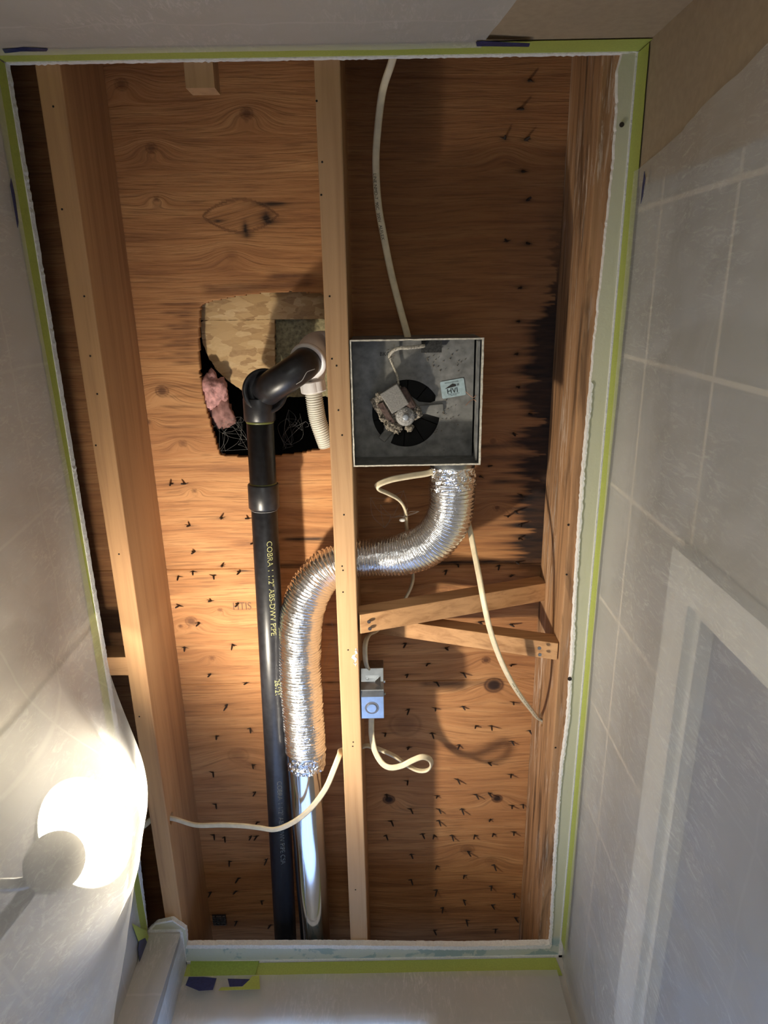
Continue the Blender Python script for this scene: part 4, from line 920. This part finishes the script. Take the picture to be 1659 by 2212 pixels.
patch('tape_label', [(1394, 370), (1390, 400), (1386, 440), (1390, 425), (1396, 385)], 'x', XR-.009, M['navy'], 'thin navy label sliver on the right tape near the tan corner', .001, cat='label')
patch('tape_label', [(22, 385), (30, 420), (38, 480), (36, 492), (28, 445), (20, 400)], 'x', XL+.008, M['navy'], 'navy label sliver on the left tape near the top', .001, cat='label')

# ------------------------------------------------------------------ plastic sheeting
def sheet(fn, nu, nv, m_, label, amp=.004, seed=0, n_=Vector((0, 0, 0)), stretch=(4, 4, 2)):
    bm = NB(); G = []
    for i in range(nu+1):
        row = []
        for j in range(nv+1):
            p = fn(i/nu, j/nv); q = Vector((p.x*stretch[0]+seed, p.y*stretch[1], p.z*stretch[2]))
            fade = min(1, j/nv*9+.08)
            w_ = abs(mnoise.noise(q*2.2))*1.6+.5*abs(mnoise.noise(q*5+Vector((3, 0, 0))))+.2*mnoise.noise(q*14)
            row.append(bm.verts.new(p+n_*amp*w_*fade))
        G.append(row)
    for i in range(nu):
        for j in range(nv): bm.faces.new((G[i][j], G[i+1][j], G[i+1][j+1], G[i][j+1]))
    return put(obj('plastic_sheet', bm, m_, smooth=True), label, 'plastic sheet')
lerp = lambda a, b, t: a+(b-a)*t
def edge_front(z): return .128+.18*max(0, .945-z)**1.25
sheet(lambda a, b: W(lerp(XL+.006, edge_front(lerp(.953, -.6, b)), a), YF+.005, lerp(.953, -.6, b)), 110, 200, M['film'], 'plastic sheet hung on the wall above the top tape', .010, 2, Vector((0, 1, 0)))
def edge_right(z): return -.140-.15*max(0, .94-z)**1.1
sheet(lambda a, b: W(XR-.007-.011*min(1, max(0, (.20-abs(.956-lerp(.956, -.8, b)-.35))/.08 if lerp(.956, -.8, b) > .6 else 1)), lerp(edge_right(lerp(.956, -.8, b)), YB-.012, a), lerp(.956, -.8, b)), 240, 260, M['film_right'], 'long plastic sheet over the tiled right wall and door', .009, 7, Vector((-1, 0, 0)))
sheet(lambda a, b: W(lerp(-.398, XR-.018, a), YB-.007, lerp(.957, -.8, b)), 130, 200, M['film'], 'plastic sheet hung on the wall below the bottom tape', .012, 12, Vector((0, -1, 0)))
# return around the boxed corner
sheet(lambda a, b: W(lerp(XL+.006, -.400, a), 1.158, lerp(.978, -.8, b)), 30, 200, M['film'], 'narrow plastic strip over the boxed corner at the lower left', .010, 17, Vector((0, -1, 0)))
sheet(lambda a, b: W(-.397, lerp(1.160, YB-.008, a), lerp(.975, -.8, b)), 20, 120, M['film'], 'plastic strip turning the boxed corner beside the bottom tape', .006, 19, Vector((1, 0, 0)))
# left sheet: hangs from the left tape, pushed out and propped by the work lamp, free edge on the far side
T_top = [(-.462, -.278, .957), (-.462, -.1, .955), (-.462, .12, .960), (-.462, .30, .968)]+[PXU(u, v, z) for u, v, z in ((196, 1290, .976), (209, 1350, .955), (220, 1400, .92), (238, 1468, .875), (257, 1536, .835), (272, 1590, .80), (286, 1642, .765), (300, 1700, .73), (309, 1752, .700))]
TW = catmull([W(*p) for p in T_top], .01)
def Tat(t): f = t*(len(TW)-1); i = min(len(TW)-2, int(f)); return TW[i].lerp(TW[i+1], f-i)
ED = (Vector(PXU(238, 2212, .50))-Vector(PXU(309, 1752, .70)))
def left_fn(a, b):
    top = Tat(a); z_end = -.65; k = a**3
    tu = Vector((top.x/U, top.y/U, (top.z-HC)/U))
    z = lerp(tu.z, z_end, b); dz = tu.z-z
    slope_y = .0+k*(-ED.y/ED.z); slope_x = k*(-ED.x/ED.z)
    x = tu.x+slope_x*min(dz, .45); y = tu.y+slope_y*min(dz, .45)
    # lamp pushing the film out
    g = math.exp(-(((y-.59)/.12)**2+((z-.61)/.14)**2)); x = max(x, lerp(x, -.305, min(1, g*1.15)) if x < -.305 else x)
    # broad slack belly
    x += .035*math.exp(-((a-.62)/.30)**2)*math.sin(math.pi*min(1, dz/1.1))*min(1, dz*4)
    return W(x, y, z)
sheet(left_fn, 200, 240, M['film_left'], 'large plastic sheet glowing on the left over the work lamp', .006, 23, Vector((1, 0, 0)))
# far part of the left wall sheet behind the free edge
sheet(lambda a, b: W(XL+.005, lerp(.50, 1.155, a), lerp(.955, -.8, b)), 90, 160, M['film'], 'plastic sheet on the left wall beyond the work lamp', .008, 29, Vector((1, 0, 0)))

# ------------------------------------------------------------------ work lamp behind the left sheet
wl = thing('work_lamp', 'lit round work lamp glowing behind the left plastic sheet', 'lamp', W(-.40, .63, .52))
lc = W(*LAMP); la = (W(-.27, .56, .80)-lc).normalized()
cdir = (W(0, 0, 0)-lc).normalized(); la = (la*.45+cdir*.62+Vector((.2, 0, 0))).normalized()
bm = NB(); lathe(bm, lc, la, [(-.085, .018), (-.082, .022), (-.06, .034), (-.03, .058), (-.005, .074), (0, .076), (0, .074), (-.03, .056), (-.058, .032), (-.076, .018)], 40); obj('reflector', bm, plain('lamp_housing', (.10, .10, .10), .4, .4), wl, True)
bm = NB(); lathe(bm, lc, la, [(-.012, .004), (-.004, .050), (-.001, .070), (-.006, .071), (-.014, .030)], 40); obj('lens', bm, M['bulb'], wl, True)
bm = NB(); sweep(bm, catmull([lc-la*.07, lc-la*.11+Vector((0, .02, -.02)), W(-.44, .66, .50), W(-.455, .68, .35), W(-.455, .68, .1)], .01), circ(.011, 14)); obj('arm', bm, M['abs'], wl, True)

kc_ = PX(118, 1862, .56); ka = (W(0, 0, 0)-kc_).normalized()
bm = NB(); lathe(bm, kc_, ka, [(-.010, .028), (-.008, .034), (.004, .034), (.008, .026)], 32); obj('clamp_knob', bm, plain('clamp_grey', (.16, .15, .14), .5), wl, True)
bm = NB(); sweep(bm, catmull([kc_-ka*.004, PX(60, 1905, .55), PX(-20, 1912, .52), PX(-120, 1915, .50)], .01), circ(.008, 12)); obj('clamp_arm', bm, M['abs'], wl, True)

GR = {'floor_joist': 'joists exposed by the cut-out', 'plywood_sheet': 'plywood sheathing sheets above the joists', 'electrical_cable': 'cream electrical cables', 'cross_brace': 'crossed bridging pieces', 'masking_tape': 'green tape around the opening',
      'tape_label': 'navy tape label scraps', 'plastic_sheet': 'plastic dust sheets on the walls', 'cobweb': 'cobwebs', 'osb_board': 'strand boards in the pipe hole', 'wood_stub': 'short wood stubs', 'drywall_screw': 'screws left along the right edge', 'blocking_board': 'end blocking boards', 'tape_piece': 'loose tape pieces', 'pink_insulation': 'pink insulation wads'}
for o in bpy.data.objects:
    if o.parent is None and o.name.split('.')[0] in GR: o['group'] = GR[o.name.split('.')[0]]
